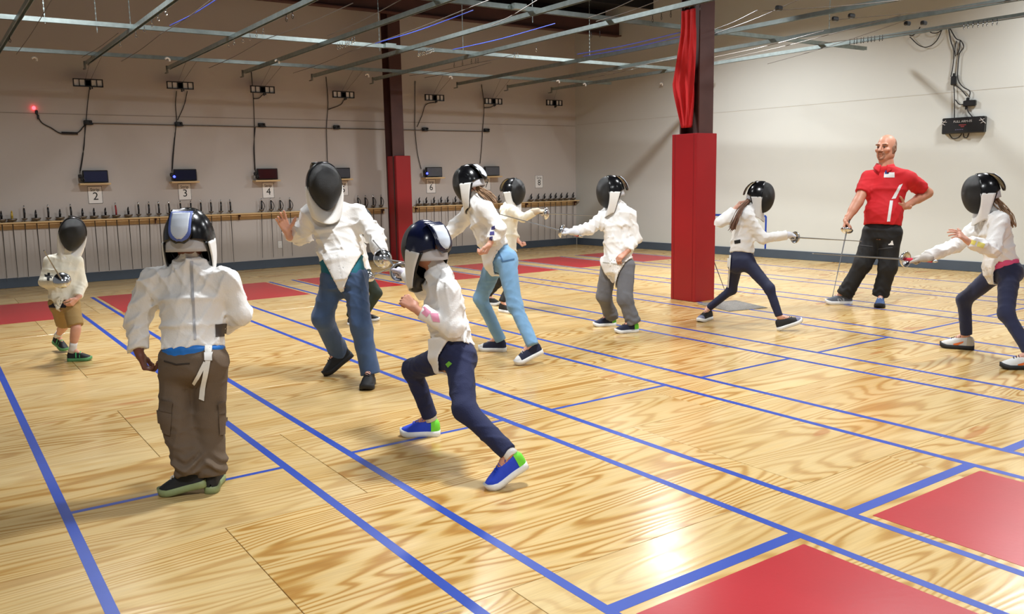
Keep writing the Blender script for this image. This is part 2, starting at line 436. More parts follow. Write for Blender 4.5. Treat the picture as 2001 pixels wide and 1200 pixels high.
clips = [((265, 62), 5, (325, 15), 0), ((445, 82), 6, (515, 55), 0), ((560, 28), 2, (572, 22), 1), ((660, 85), 9, (694, 72), 0), ((817, 100), 12, (848, 90), 0), ((1004, 103), 3, (1012, 100), 0), ((1050, 90), 1, (1052, 90), 0), ((886, 122), 2, (905, 118), 1),
         ((922, 115), 3, (934, 113), 1), ((1274, 30), 3, (1310, 20), 1), ((1157, 62), 2, (1172, 60), 1), ((1661, 76), 10, (1725, 68), 1), ((1882, 44), 8, (1950, 36), 1), ((235, 80), 1, (236, 80), 0), ((20, 70), 1, (21, 70), 1)]
for a, n, b, dark in clips:
    for i in range(n):
        t = i/max(1, n - 1) if n > 1 else 0
        p = flr(a[0] + (b[0] - a[0])*t + rng.uniform(-2, 2), a[1] + (b[1] - a[1])*t, ZG - .02)
        obj('clip', clip(p, 1.15), M_blk if dark else M_chrome, gr)
# wires strung through the grid; each runs along the hall between two points of the grid plane
wires = [((32, 106), (104, -6), 0), ((160, 112), (232, 64), 0), ((237, 120), (315, 66), 0), ((315, 66), (420, -6), 0), ((408, 133), (515, 78), 0), ((515, 78), (690, 6), 0), ((573, 143), (690, 98), 0), ((690, 98), (960, -2), 0),
         ((640, 70), (790, -4), 0), ((733, 85), (925, 20), 1), ((332, 50), (425, -2), 1), ((885, 97), (1085, 46), 1), ((1128, 106), (1335, 62), 1), ((1140, 110), (1335, 70), 1), ((800, 148), (925, 124), 0), ((925, 124), (1005, 106), 0), ((830, 152), (960, 122), 0),
         ((960, 50), (1050, 0), 0), ((1150, 35), (1250, -6), 0), ((1165, 42), (1300, -4), 0), ((1395, 178), (1600, 140), 0), ((1395, 112), (1610, 60), 0), ((1395, 58), (1480, 20), 0), ((1395, 66), (1560, 0), 0), ((1400, 120), (1760, 30), 0), ((1500, 125), (1770, 40), 0), ((1620, 40), (1990, 0), 0), ((1600, 85), (2010, 30), 0), ((1490, 22), (1800, -4), 0), ((1060, 160), (1330, 112), 0), ((1150, 152), (1250, 132), 0)]
for a, b, c in wires:
    p, q = flr(*a, ZG - .03), flr(*b, ZG - .03)
    mid = (p + q)/2 - (0, 0, .012*np.linalg.norm(p - q)**.5)
    o = obj('ceiling_wire', tube(smooth_pts([p, mid, q], 5), .005 if c else .0042, 5), M_bluelit if c else M_wire)
    if c: tag(o, 'blue-lit wire strung along the ceiling grid', 'wire', 'blue-lit wires in the ceiling grid')
    else: tag(o, 'thin grey wire strung along the ceiling grid', 'wire', 'grey wires in the ceiling grid')
for i, (px, py) in enumerate(((67, 116), (327, 117), (541, 121), (717, 148), (880, 152), (1090, 160), (1142, 166), (1292, 165))):
    p = flr(px, py, ZG - .03)
    o = obj('snap_hook', tube(smooth_pts([p + (-.03, 0, .01), p + (0, 0, .03), p + (.03, 0, .012), p + (.03, 0, -.02)], 4), .014, 7), M_whitepl, None, True)
    tag(o, 'small white hook on the far ceiling track', 'hook', 'white hooks on the far track')
# ---------------------------------------------------------------- back wall fittings
FY = np.array([0, -1., 0])
def wp(px, py, off=.0): return ony(px, py, YW - off)
def wcable(name, pts, label, r=.009, off=.02, group=None):
    P = [wp(x, y, off) for x, y in pts]
    return tag(obj(name, tube(smooth_pts(P, 4), r, 6), M_cable, None, True), label, 'cable', group)
strips = [2, 3, 4, 5, 6, 7]
NUM = {2: 'two', 3: 'three', 4: 'four', 5: 'five', 6: 'six', 7: 'seven', 8: 'eight'}
mon_px = {2: (182, 347), 3: (357, 344), 4: (517, 342), 5: (660, 340), 6: (842, 338), 7: (955, 336)}
sign_px = {2: (186, 381), 3: (361, 375), 4: (524, 372), 5: (670, 368), 6: (842, 364), 7: (950, 359), 8: (1053, 355)}
light_px = {2: (172, 162), 3: (352, 167), 4: (513, 175), 5: (671, 185), 6: (849, 191), 7: (964, 198), 8: (1083, 201)}
box_px = {2: (171, 240), 3: (348, 243), 4: (510, 245), 5: (656, 249), 6: (829, 253), 7: (949, 255)}
M_scr = {2: mat('dark_blue_screen', (38, 42, 72), .12), 3: mat('navy_screen', (14, 14, 44), .12), 4: mat('maroon_screen', (48, 24, 26), .12), 5: mat('grey_screen', (74, 76, 84), .12)}
M_led = mat('blue_lamp', (60, 60, 255), .3, emit=(40, 50, 255, 9.))
M_redled = mat('red_lamp', (255, 60, 70), .3, emit=(255, 60, 70, 5.))
for n in strips:
    c = wp(*mon_px[n]); c[1] = YW - .10
    r = empty('score_monitor', (c[0], YW - .1, c[2] - .12), {2: 'dark blue score monitor on a small shelf over the sign for strip 2', 3: 'navy score monitor with glowing blue lamp over the sign for strip 3', 4: 'maroon score monitor on a small shelf over the sign for strip 4', 5: 'grey score monitor over the sign for strip 5 behind a mask', 6: 'grey score monitor over the sign for strip 6 right of the far column', 7: 'grey score monitor over the sign for strip 7'}[n], 'monitor')
    wdt = .36
    obj('casing', box(c + (.02, .02, .015), (wdt, .06, .19), bev=.008), M_blk, r)
    obj('screen', box(c + (.02, -.012, .015), (wdt - .03, .008, .16)), M_scr.get(n, M_scr[5]), r)
    obj('shelf_board', box((c[0] + .0, YW - .09, c[2] - .10), (.44, .18, .028), bev=.003), M_wood, r)
    obj('back_bracket', box((c[0] + .02, YW - .035, c[2]), (.12, .07, .1)), M_blk, r)
    obj('plug_cluster', join(box(c + (-.2, -.01, .02), (.05, .05, .06), bev=.01), box(c + (-.18, -.03, -.02), (.04, .04, .07), bev=.01), tube([c + (-.2, -.02, .05), c + (-.14, -.03, -.04)], .01)), M_blk, r)
    if n in (3, 6): obj('lamp', revolve([(.0, -.012), (.02, -.006), (.02, .006), (.0, .012)], c + (-.17, -.05, -.01), (0, -1, 0), 10), M_led, r)
for n in strips + [8]:
    c = wp(*sign_px[n])
    hgt = .275; wd = .215
    r = empty('strip_sign', (c[0], YW, c[2] - hgt/2), 'white paper wall sign reading Strip %d, number %s' % (n, NUM[n]), 'sign')
    obj('sheet', box((c[0], YW - .003, c[2]), (wd, .004, hgt)), M_paper, r)
    fr = [box((c[0] + s*(wd/2 - .006), YW - .0055, c[2]), (.006, .002, hgt - .006)) for s in (-1, 1)] + [box((c[0], YW - .0055, c[2] + s*(hgt/2 - .006)), (wd - .006, .002, .006)) for s in (-1, 1)]
    obj('border', join(*fr), M_ink, r)
    obj('lettering', join(text_mesh('Strip', .07, (c[0], YW - .0065, c[2] + .08), (1, 0, 0), (0, 0, 1)), text_mesh(str(n), .17, (c[0] + .004, YW - .0065, c[2] - .025), (1, 0, 0), (0, 0, 1))), M_ink, r)
for n in strips + [8]:
    c = wp(*light_px[n]); c[1] = YW - .25
    c = ony(*light_px[n], YW - .25)
    r = empty('scoring_light', (c[0], c[1], c[2] - .06), 'black five-pane scoring light hung above sign number %s' % NUM[n], 'scoring light')
    w_, h_ = .40, .105; fb = .013
    parts = [box(c + (0, 0, s*(h_/2)), (w_ + fb, .04, fb)) for s in (-1, 1)] + [box(c + (w_*(i/5 - .5), 0, 0), (fb if i in (0, 5) else .009, .04, h_)) for i in range(6)]
    obj('frame', join(*parts), M_blk, r)
    for i in range(5):
        o = obj('pane', box(c + (w_*((i + .5)/5 - .5), .008, 0), (w_/5 - .014, .006, h_ - .016)), mat('frosted_pane', (214, 209, 203), .5) if i != 2 else mat('grey_display', (92, 90, 88), .4), r)
    if True: obj('centre_box', box(c + (0, .03, 0), (.1, .05, .09), bev=.004), M_blk, r)
    obj('plug', join(box(c + (.02, 0, -.075), (.022, .025, .05)), box(c + (.05, 0, -.07), (.016, .02, .035))), M_blk, r)
    for dx, dpx in (((-.05, -6), (.07, 14)) if n != 8 else ((-.02, -2),)):
        tx_ = light_px[n][0] + dpx; tp_ = flr(tx_, np.interp(tx_, [0, 600, 1000, 1290], [105, 137, 155, 165]) + 3, ZG + .035); tp_[1] = 14.12*KS - (tp_[0] + .6)*.0273; tp_[2] = ZG + .04
        obj('hanging_wire', tube([c + (dx*.6, 0, h_/2), tp_], .0026, 5), M_wire, r)
for n in strips:
    c = wp(*box_px[n])
    r = empty('junction_box', (c[0], YW, c[2] - .05), 'small black cable box on the wall conduit above sign number %s' % NUM[n], 'junction box')
    obj('box_body', box((c[0], YW - .03, c[2]), (.12, .05, .07), bev=.008), M_blk, r)
    for s in (-1, 1): obj('plug', box((c[0] + s*.035, YW - .07, c[2] + s*.012), (.03, .04, .03), bev=.006), M_blk, r)
    obj('socket_lug', box((c[0] + .06, YW - .03, c[2] - .02), (.03, .03, .02), bev=.004), M_blk, r)
a, b = wp(175, 241, .02), wp(945, 257, .02)
tag(obj('wall_conduit', tube([a, (a + b)/2, b], .008, 8), M_wire), 'thin grey conduit running along the back wall between cable boxes', 'conduit')
vc = {2: [[(175, 172), (171, 205), (168, 240), (163, 290), (156, 335)], [(166, 240), (165, 280), (160, 320), (156, 338)]],
      3: [[(345, 178), (343, 205), (345, 235), (341, 270), (337, 310), (336, 335)], [(366, 178), (360, 205), (347, 235)], [(344, 245), (340, 290), (337, 330)]],
      4: [[(491, 140), (495, 190), (497, 240), (497, 290), (499, 335)], [(514, 184), (506, 192), (496, 193)], [(499, 248), (496, 290), (498, 332)]],
      5: [[(637, 150), (641, 200), (638, 250), (639, 290), (640, 325)], [(672, 195), (665, 205), (642, 214)]],
      6: [[(811, 158), (811, 210), (811, 252), (816, 300), (823, 330)], [(850, 200), (832, 205), (825, 225), (815, 248)]],
      7: [[(941, 165), (946, 210), (943, 255), (941, 290), (938, 320)], [(965, 206), (958, 210), (946, 211)]]}
for n, L_ in vc.items():
    for pl in L_: wcable('wall_cable', pl, 'black cable running down the back wall above sign number %s' % NUM[n], .0065, .02, 'cables above sign %s' % NUM[n])
wcable('wall_cable', [(165, 245), (150, 260), (120, 261), (100, 250), (82, 240), (73, 225), (70, 215)], 'black cable looping left to a small red lamp', .009)
p = wp(66, 211, .03)
r = empty('red_indicator', (p[0], p[1], p[2] - .1), 'small glowing red indicator lamp on the back wall', 'lamp')
obj('bulb', revolve([(0, .03), (.02, .02), (.026, 0), (.02, -.02), (0, -.03)], p, (0, 0, 1), 10), M_redled, r, True)
obj('lamp_holder', join(box(p + (.03, 0, -.06), (.04, .03, .06), bev=.008), box(p + (.045, 0, -.13), (.03, .03, .07), bev=.008)), M_blk, r)
p = wp(105 + 24, 260, .03)
tag(obj('inline_connector', tube([wp(120, 260, .03), wp(152, 261, .03)], .02, 8), M_blk), 'black cable connector below the red lamp', 'connector')
o_ = wp(547, 478)
r = empty('wall_outlet', (o_[0], YW, o_[2] - .06), 'small white wall outlet below the weapon rack', 'outlet')
obj('cover_plate', box((o_[0], YW - .004, o_[2]), (.075, .008, .12), bev=.003), M_whitepl, r)
for s in (-1, 1): obj('socket', box((o_[0], YW - .009, o_[2] + s*.026), (.034, .004, .03), bev=.002), M_paper, r)
# ---------------------------------------------------------------- weapon racks and hanging épées
ZS = 1.03*KS
rack_ends = [(0.2, wp(750, 404)[0]), (wp(806, 402)[0], wp(1124, 390)[0])]
for i, (xa, xb) in enumerate(rack_ends):
    if i == 0: xa = XL + .5
    r = empty('weapon_rack', ((xa + xb)/2, YW, 0), ['long pine wall rack of épées left of the far column', 'shorter pine wall rack of épées right of the far column'][i], 'rack')
    obj('shelf_board', box(((xa + xb)/2, YW - .028, ZS), (xb - xa, .056, .022), bev=.003), M_wood, r)
    obj('shelf_board', box(((xa + xb)/2, YW - .128, ZS), (xb - xa, .060, .022), bev=.003), M_wood, r)
    obj('back_rail', box(((xa + xb)/2, YW - .01, ZS - .055), (xb - xa, .02, .09)), M_wood, r)
    n = int((xb - xa)/1.25)
    for k in range(n + 1):
        x = xa + .05 + (xb - xa - .1)*k/max(1, n)
        obj('bracket', join(box((x, YW - .06, ZS - .03), (.014, .1, .04)), box((x, YW - .03, ZS - .07), (.014, .035, .07))), M_brown, r)
def bell(o, d, rad=.066, deep=.045, n=20):
    """shallow cup: convex towards d"""
    pr = []
    for i in range(7):
        a = i/6*math.pi/2; pr.append((rad*math.sin(a), deep*math.cos(a)))
    outer = pr; inner = [(r_*.93, h_ - .004) for r_, h_ in pr[::-1]]
    return revolve(outer + inner, o, d, n)
def epee_parts(root, G, d, blade=.88, grip='french', gm=None, bm=None, gl=.16, gs=1., bend=0.):
    """G = centre of the guard's rim, d = direction of the point"""
    G = np.asarray(G, float); d = unit(d); x, y, _ = frame(d)
    obj('guard', bell(G, d, .066*gs, .042*gs), M_chrome if bm is None else bm, root, True)
    a = G + d*.03
    P = [a + d*blade*t - y*bend*math.sin(math.pi*t/2)*0 - y*bend*t*t for t in (0, .25, .5, .75, 1)]
    obj('blade', tube(P, [.0075, .0065, .0055, .0045, .004], 5), M_blade if bm is None else M_dkblade, root)
    obj('tip', tube([P[-1], P[-1] + unit(P[-1] - P[-2])*.018], .0055, 6), M_blade, root)
    g0 = G - d*.0; 
    if grip == 'french':
        obj('grip', tube([g0 + d*.02, g0 - d*gl*.5 + y*.004, g0 - d*gl], [.012, .014, .0125], 8), gm or M_blk, root, True)
        obj('pommel', tube([g0 - d*gl, g0 - d*(gl + .02), g0 - d*(gl + .045)], [.010, .0125, .008], 8), M_chrome, root, True)
    else:
        obj('grip', join(tube([g0 + d*.02, g0 - d*.05, g0 - d*.1], [.014, .016, .012], 8), tube([g0 - d*.03, g0 - d*.05 + x*.03 + y*.01], [.012, .008], 6), tube([g0 - d*.06, g0 - d*.075 - x*.03], [.011, .008], 6), tube([g0 - d*.09, g0 - d*.12 + x*.025], [.011, .008], 6)), gm or M_blk, root, True)
M_oldbell = mat('tarnished_bell', (128, 120, 112), .4, .8, var=.15)
hang_me = {}
def rack_epee(px, py, kind, rack_lbl, tilt=0., blade=None):
    p = wp(px, py, .075); x = p[0]
    key = kind
    blade = blade or .84
    if key not in hang_me:
        r = empty('epee', (x, YW - .075, ZS), '', 'épée')
        d = np.array([0, 0, -1.])
        G = np.array([x, YW - .075, ZS + .06])
        gm = {'french': M_blk, 'red': mat('red_grip', (150, 40, 44), .5), 'pistol': M_blk, 'yellow': mat('yellow_grip', (190, 160, 60), .5), 'big': M_blk, 'sabre': M_blk}[kind]
        if kind == 'sabre':
            epee_parts(r, G, d, .8, 'french', gm, M_oldbell, .15, .7)
            obj('knuckle_guard', tube(smooth_pts([G + (.03, 0, 0), G + (.055, 0, .04), G + (.045, 0, .1), G + (.008, 0, .15)], 5), .006, 6), M_blk, r, True)
        elif kind == 'small': pass
        else: epee_parts(r, G, d, .84, 'french' if kind in ('french', 'red') else 'pistol', gm, M_oldbell, .15, .62 if kind == 'french' else 1.0)
        hang_me[key] = (r, x)
        new = r
    else:
        r0_, x0_ = hang_me[key]
        new = copy_tree(r0_, Matrix.Translation((x - x0_, 0, 0)))
    T = Matrix.Translation((x, YW - .075, ZS)) @ Matrix.Rotation(tilt, 4, 'Y')
    new.matrix_world = T
    MW[new.name] = Matrix.Translation((x, YW - .075, ZS)) if new is hang_me[key][0] else MW[new.name]
    kd = {'french': 'straight black grip', 'red': 'red grip', 'pistol': 'short bent pistol grip', 'yellow': 'yellow pistol grip', 'sabre': 'curved knuckle guard'}[kind]
    tag(new, 'épée with %s hanging in %s' % (kd, rack_lbl), 'épée', '%s épées in %s' % (kd, rack_lbl))
    return new
lr = 'rack left of far column'; rr_ = 'rack right of far column'
for px, k in ((2, 'pistol'), (23, 'yellow'), (47, 'french'), (70, 'pistol'), (94, 'french'), (117, 'pistol'), (139, 'french'), (161, 'pistol'), (184, 'pistol'), (206, 'pistol'), (227, 'red'), (251, 'pistol'), (271, 'french'), (291, 'french'), (311, 'french'), (331, 'french'), (353, 'french'), (373, 'french'), (393, 'french'), (413, 'french'), (432, 'french'), (451, 'french')):
    rack_epee(px, 420, k, lr, random.uniform(.0, .05))
for px in (511, 530, 548, 567, 700, 714, 730, 745): rack_epee(px, 412, 'sabre', lr, random.uniform(0, .05))
for px in (819, 833, 848, 862, 875, 890, 903, 960, 975, 1038, 1052, 1064, 1076, 1086, 1097, 1108, 1120): rack_epee(px, 398, 'pistol', rr_, random.uniform(0, .04))
# ---------------------------------------------------------------- right wall fittings
def rframe(): return np.column_stack([np.array([*RD, 0]), np.array([*(-RN), 0]), (0, 0, 1.)])
RN3 = np.array([*RN, 0]); RX = np.array([*RD, 0])
c = (onr(1846, 233) + onr(1930, 229) + onr(1925, 256) + onr(1848, 262))/4
wdt = np.linalg.norm(onr(1846, 247) - onr(1929, 243)); hgt = .23
r = empty('scoring_box', c - (0, 0, hgt/2), 'black scoring apparatus on the right wall above the coach', 'scoring box')
obj('casing', box(c + RN3*.05, (wdt, .09, hgt), rframe(), bev=.012), M_blk, r)
M_dim = mat('dim_white_print', (176, 172, 170), .6); M_rprint = mat('dim_red_print', (120, 40, 44), .6)
tx = RX; ty = np.array([0, 0, 1.])
fc = c + RN3*.0965
obj('title_lettering', text_mesh('FULL ARM-05', .045, fc + ty*.055, tx, ty), M_dim, r)
def fig(o, s):
    P = lambda a, b: o + tx*a*s*.05 + ty*b*.05
    return join(*[tube([P(*q) for q in pl], .0045, 4) for pl in ([(-.9, -.7), (-.3, -.2), (.1, .3), (.6, .8)], [(-.3, -.2), (.4, -.6)], [(.1, .3), (.9, .2)], [(.1, .3), (-.5, .6)])])
obj('fencer_emblem', fig(fc + tx*-.27 + ty*.045, 1), M_dim, r); obj('fencer_emblem', fig(fc + tx*.27 + ty*.045, -1), M_dim, r)
obj('red_display', join(box(fc + ty*.005, (.1, .003, .014), rframe()), box(fc - ty*.018, (.05, .003, .014), rframe())), M_rprint, r)
obj('button_row', join(*[box(fc + tx*(-.09 + .03*i) - ty*.06, (.02, .003, .012), rframe()) for i in range(4)]), mat('dim_violet_print', (70, 66, 90), .6), r)
def rcable(pts, label, rr2=.008, off=.03, group=None, name='wall_cable'):
    return tag(obj(name, tube(smooth_pts([onr(x, y, off) for x, y in pts], 4), rr2, 6), M_cable, None, True), label, 'cable', group)
c = onr(1897, 202); r = empty('power_adapter', c - (0, 0, .05), 'small black power box on the right wall above the scoring apparatus', 'adapter')
obj('box_body', box(c + RN3*.035, (.17, .06, .085), rframe(), bev=.01), M_blk, r); obj('plug', box(c + RN3*.035 + (0, 0, .06) - RX*.03, (.04, .03, .045), rframe(), bev=.006), M_blk, r)
obj('plug', box(c + RN3*.035 - (0, 0, .06) - RX*.05, (.02, .02, .05), rframe(), bev=.004), M_blk, r)
c = onr(1866, 158); r = empty('cable_transformer', c - (0, 0, .07), 'black plug transformer among the cables on the right wall', 'transformer')
obj('box_body', box(c + RN3*.04, (.07, .06, .13), rframe(), bev=.012), M_blk, r); obj('plug', box(c + RN3*.04 + (0, 0, .08), (.03, .03, .05), rframe(), bev=.006), M_blk, r)
cg = 'cables over the scoring apparatus'
for pl in ([(1853, 50), (1858, 80), (1864, 100), (1862, 130), (1858, 150)], [(1856, 55), (1868, 75), (1878, 80), (1883, 92), (1875, 105), (1872, 130), (1872, 155), (1882, 170), (1895, 178), (1894, 190)], [(1865, 165), (1878, 175), (1889, 188)], [(1864, 166), (1865, 190), (1865, 230)], [(1867, 195), (1875, 204), (1886, 203)], [(1889, 207), (1892, 218), (1900, 228)], [(1869, 80), (1866, 95), (1867, 110)], [(1876, 80), (1875, 95), (1870, 108)]):
    rcable(pl, 'black cable hanging down to the scoring apparatus', .008, .035, cg)
rcable([(1773, 66), (1782, 70), (1792, 62), (1798, 53)], 'short black cable looped under the right-hand track', .008, .05)
rcable([(1778, 72), (1795, 88), (1812, 92), (1830, 80), (1842, 55)], 'black cable slung in a wide loop under the right-hand track', .007, .05)
rcable([(1815, 56), (1820, 64), (1835, 63), (1843, 50)], 'black cable slung in a small loop beside the wide loop', .007, .05)
rcable([(1855, 262), (1862, 271), (1874, 268), (1881, 258)], 'cable loop hanging under the left of the scoring apparatus', .008, .03)
rcable([(1882, 258), (1884, 268), (1890, 268), (1894, 258)], 'short cable loop under the middle of the scoring apparatus', .008, .03)
for i, (px, py, lb) in enumerate(((1773, 46, 'black cable connector hanging on a ceiling wire, nearest the scoring apparatus'), (1805, 45, 'thin black connector on the right-hand ceiling wire'), (1632, 37, 'dark wedge shaped connector on a ceiling wire'), (1664, 31, 'dark connector on the upper right ceiling wire'), (1522, 16, 'dark wedge shaped connector beside the near column'))):
    p = flr(px, py, ZG - .05)
    tag(obj('cable_connector', join(box(p, (.09, .05, .05), bev=.012), tube([p, p + (.1, .06, .01)], .009)), M_blk), lb, 'connector')
# blue tape outline of a target square on the right wall
q = [onr(1400, 420, .001), onr(1497, 422, .001), onr(1494, 492, .001)]
zt = q[0][2]; e0 = q[0]; e1 = q[1]
r = empty('tape_square', ((e0 + e1)/2)*[1, 1, 0] + np.array([0, 0, .16]), 'blue tape square outlined on the right wall behind the near column', 'tape')
e0 = e0 - RX*.35
hw = e1 - e0; L_ = np.linalg.norm(hw[:2])
for cz, l_ in ((zt, L_),): obj('tape_strip', box(np.array([*((e0 + e1)/2)[:2], cz]) + RN3*.001, (l_, .002, .035), rframe()), M_tape, r)
for e in (e0, e1): obj('tape_strip', box(np.array([e[0], e[1], (zt + .155)/2]) + RN3*.0012, (.035, .002, zt - .155), rframe()), M_tape, r)
# grey mat by the column and the spare épée leaning against the pad
m0, m1, m2, m3 = flr(1355, 592), flr(1400, 607), flr(1500, 603), flr(1450, 585)
mx0, mx1 = ff[0] + pw + .02, 8.15*1.02; 
mtv = [flr(1362, 594), flr(1425, 609), flr(1500, 602), flr(1440, 588)]
cen = sum(mtv)/4
def rug():
    nu, nv = 48, 26; V = []
    a, b, c_, d_ = [np.array(v) for v in mtv]
    for j in range(nv):
        for i in range(nu):
            u, v = i/(nu - 1), j/(nv - 1)
            p = (a*(1 - u) + b*u)*(1 - v) + (d_*(1 - u) + c_*u)*v
            edge = min(u, v, 1 - u, 1 - v)
            V.append((p[0], p[1], (.004 if edge == 0 else .012 + .003*pnoise(Vector((i*.9, j*.9, 0))))))
    base = len(V); 
    V2, F2 = thick((V, grid_faces(nu, nv)), .003)
    return V2, F2
tag(obj('floor_mat', rug(), mat('grey_mat_pile', (120, 116, 110), .95, var=.3, vscale=60, bump=.8, bscale=160), None), 'grey speckled carpet mat beside the near column', 'mat')
tip = flr(1421, 585) + (0, 0, .03); up = np.array([ff[0] + pw + .025, ff[1] + .12, .62]);
r = empty('epee', tip, 'spare épée with red-banded tip standing against the near column', 'épée')
d = unit(tip - up)
epee_parts(r, up, d, np.linalg.norm(tip - up) - .05, 'french', M_blk, None, .14, .8)
obj('red_band', tube([tip - d*.06, tip - d*.03], .011, 8), mat('red_band', (190, 40, 44), .5), r)
# ================================================================= implicit surfaces for bodies and clothes
f32 = np.float32
def A3(v): return np.asarray(v, f32)
def rcone(p, a, b, ra, rb):
    a = A3(a); ba = A3(b) - a; pa = p - a
    t = np.clip((pa @ ba)/max(float(ba @ ba), 1e-9), 0, 1)
    return np.linalg.norm(pa - t[:, None]*ba, axis=1) - (ra + (rb - ra)*t)
def ellip(p, c, R_, rad):
    q = (p - A3(c)) @ A3(R_); rad = A3(rad)
    k0 = np.linalg.norm(q/rad, axis=1); k1 = np.linalg.norm(q/(rad*rad), axis=1)
    return k0*(k0 - 1)/np.maximum(k1, 1e-6)
def smin(a, b, k):
    h = np.maximum(k - np.abs(a - b), 0)/k
    return np.minimum(a, b) - h*h*k*.25
def smax(a, b, k): return -smin(-a, -b, k)
def loft(p, st, k=.03):
    """stations (centre, lateral axis, half width, half depth) joined by elliptical sections"""
    out = None
    for (c0, l0, a0, b0), (c1, l1, a1, b1) in zip(st[:-1], st[1:]):
        c0 = A3(c0); n = A3(c1) - c0; L_ = float(np.linalg.norm(n)); n = n/L_
        q = p - c0; w = q @ n; t = np.clip(w/L_, 0, 1); over = w - t*L_
        lat = (1 - t)[:, None]*A3(l0) + t[:, None]*A3(l1)
        lat = lat - (lat @ n)[:, None]*n; lat /= np.maximum(np.linalg.norm(lat, axis=1, keepdims=True), 1e-6)
        dp = np.cross(n[None, :], lat)
        q = q - w[:, None]*n
        a = a0 + (a1 - a0)*t; b = b0 + (b1 - b0)*t
        u = (q*lat).sum(1); v = (q*dp).sum(1)
        k0 = np.sqrt((u/a)**2 + (v/b)**2); k1 = np.sqrt((u/a**2)**2 + (v/b**2)**2)
        d = np.where(k0 < 1e-4, -np.minimum(a, b), k0*(k0 - 1)/np.maximum(k1, 1e-5))
        d = np.where(np.abs(over) > 1e-6, np.sqrt(np.maximum(d, 0)**2 + over**2) + np.minimum(np.maximum(d, -1), 0)*0, d)
        out = d if out is None else smin(out, d, k)
    return out
def plane(p, o, n): return (p - A3(o)) @ A3(unit(n))
def folds(seed, amp, wl, sharp=2., waves=4):
    g = np.random.default_rng(seed); K_ = []
    for i in range(waves):
        d = unit(g.normal(size=3)*np.array([1, 1, 1.3])); q = unit(g.normal(size=3))
        K_.append((A3(d*math.pi/(wl*g.uniform(.75, 1.4))), A3(q*math.pi/(wl*g.uniform(1.2, 2.2))), g.uniform(0, 6), A3(unit(g.normal(size=3))*math.pi/(wl*2.6)), g.uniform(0, 6)))
    def f(p):
        s = np.zeros(len(p), f32)
        for k, q, c, m, c2 in K_:
            ph = p @ k + 1.3*np.sin(p @ q + c)
            s += (1 - np.abs(np.sin(ph)))**sharp*(.5 + .5*np.sin(p @ m + c2))
        return -amp*(s/waves*2.2 - .35)
    return f
def surf(fn, lo, hi, vox):
    """surface nets on a sparse block grid"""
    B = 8; lo = np.asarray(lo, float); hi = np.asarray(hi, float)
    nb = np.maximum(np.ceil((hi - lo)/(vox*B)).astype(int), 1); n = nb*B
    gi = np.stack(np.meshgrid(*[np.arange(k) for k in nb], indexing='ij'), -1).reshape(-1, 3)
    cen = (lo + (gi*B + (B - 1)/2)*vox).astype(f32)
    fc = fn(cen); act = np.abs(fc) < vox*B*1.75
    vals = np.repeat(np.repeat(np.repeat(np.where(fc < 0, -1., 1.).astype(f32).reshape(nb), B, 0), B, 1), B, 2)
    loc = np.stack(np.meshgrid(*[np.arange(B)]*3, indexing='ij'), -1).reshape(-1, 3)
    ga = gi[act]; idx = (ga[:, None, :]*B + loc[None]).reshape(-1, 3)
    v = fn((lo + idx*vox).astype(f32)); vals[idx[:, 0], idx[:, 1], idx[:, 2]] = v
    s = vals < 0
    cnt = np.zeros(n - 1, np.int8)
    for dx in (0, 1):
        for dy in (0, 1):
            for dz in (0, 1): cnt += s[dx:n[0]-1+dx, dy:n[1]-1+dy, dz:n[2]-1+dz]
    cell = np.argwhere((cnt > 0) & (cnt < 8)); cid = -np.ones(n - 1, np.int64); cid[cell[:, 0], cell[:, 1], cell[:, 2]] = np.arange(len(cell))
    pos = np.zeros((len(cell), 3)); num = np.zeros(len(cell))
    for ax in range(3):
        o1, o2 = [(1, 2), (0, 2), (0, 1)][ax]
        for a in (0, 1):
            for b in (0, 1):
                c0 = cell.copy(); c0[:, o1] += a; c0[:, o2] += b; c1 = c0.copy(); c1[:, ax] += 1
                v0 = vals[c0[:, 0], c0[:, 1], c0[:, 2]]; v1 = vals[c1[:, 0], c1[:, 1], c1[:, 2]]
                m = (v0 < 0) != (v1 < 0); t = np.where(m, v0/np.where(m, v0 - v1, 1), 0)
                q = c0.astype(float); q[:, ax] += t
                pos[m] += q[m]; num[m] += 1
    V = lo + pos/num[:, None]*vox
    Fq = []
    for ax in range(3):
        o1, o2 = [(1, 2), (2, 0), (0, 1)][ax]
        sl0 = [slice(None)]*3; sl1 = [slice(None)]*3; sl0[ax] = slice(0, -1); sl1[ax] = slice(1, None)
        e = np.argwhere(s[tuple(sl0)] != s[tuple(sl1)])
        e = e[(e[:, o1] > 0) & (e[:, o2] > 0) & (e[:, o1] < n[o1] - 1) & (e[:, o2] < n[o2] - 1)]
        if not len(e): continue
        ring = []
        for a, b in ((-1, -1), (0, -1), (0, 0), (-1, 0)):
            c_ = e.copy(); c_[:, o1] += a; c_[:, o2] += b; ring.append(cid[c_[:, 0], c_[:, 1], c_[:, 2]])
        q = np.stack(ring, 1); flip = ~s[e[:, 0], e[:, 1], e[:, 2]]
        q[flip] = q[flip][:, ::-1]; q = q[(q >= 0).all(1)]
        Fq.append(q)
    return V, np.concatenate(Fq)
def mesh_np(name, V, Q, m, parent=None, smooth=True):
    me = bpy.data.meshes.new(name); me.vertices.add(len(V)); me.vertices.foreach_set('co', np.asarray(V, f32).ravel())
    nq = len(Q); me.loops.add(nq*4); me.loops.foreach_set('vertex_index', np.asarray(Q, np.int32).ravel())
    me.polygons.add(nq); me.polygons.foreach_set('loop_start', np.arange(0, nq*4, 4, dtype=np.int32))
    me.polygons.foreach_set('use_smooth', np.ones(nq, bool)); me.update(calc_edges=True); me.validate()
    me.materials.append(m)
    return obj(name, None, m, parent, me=me)
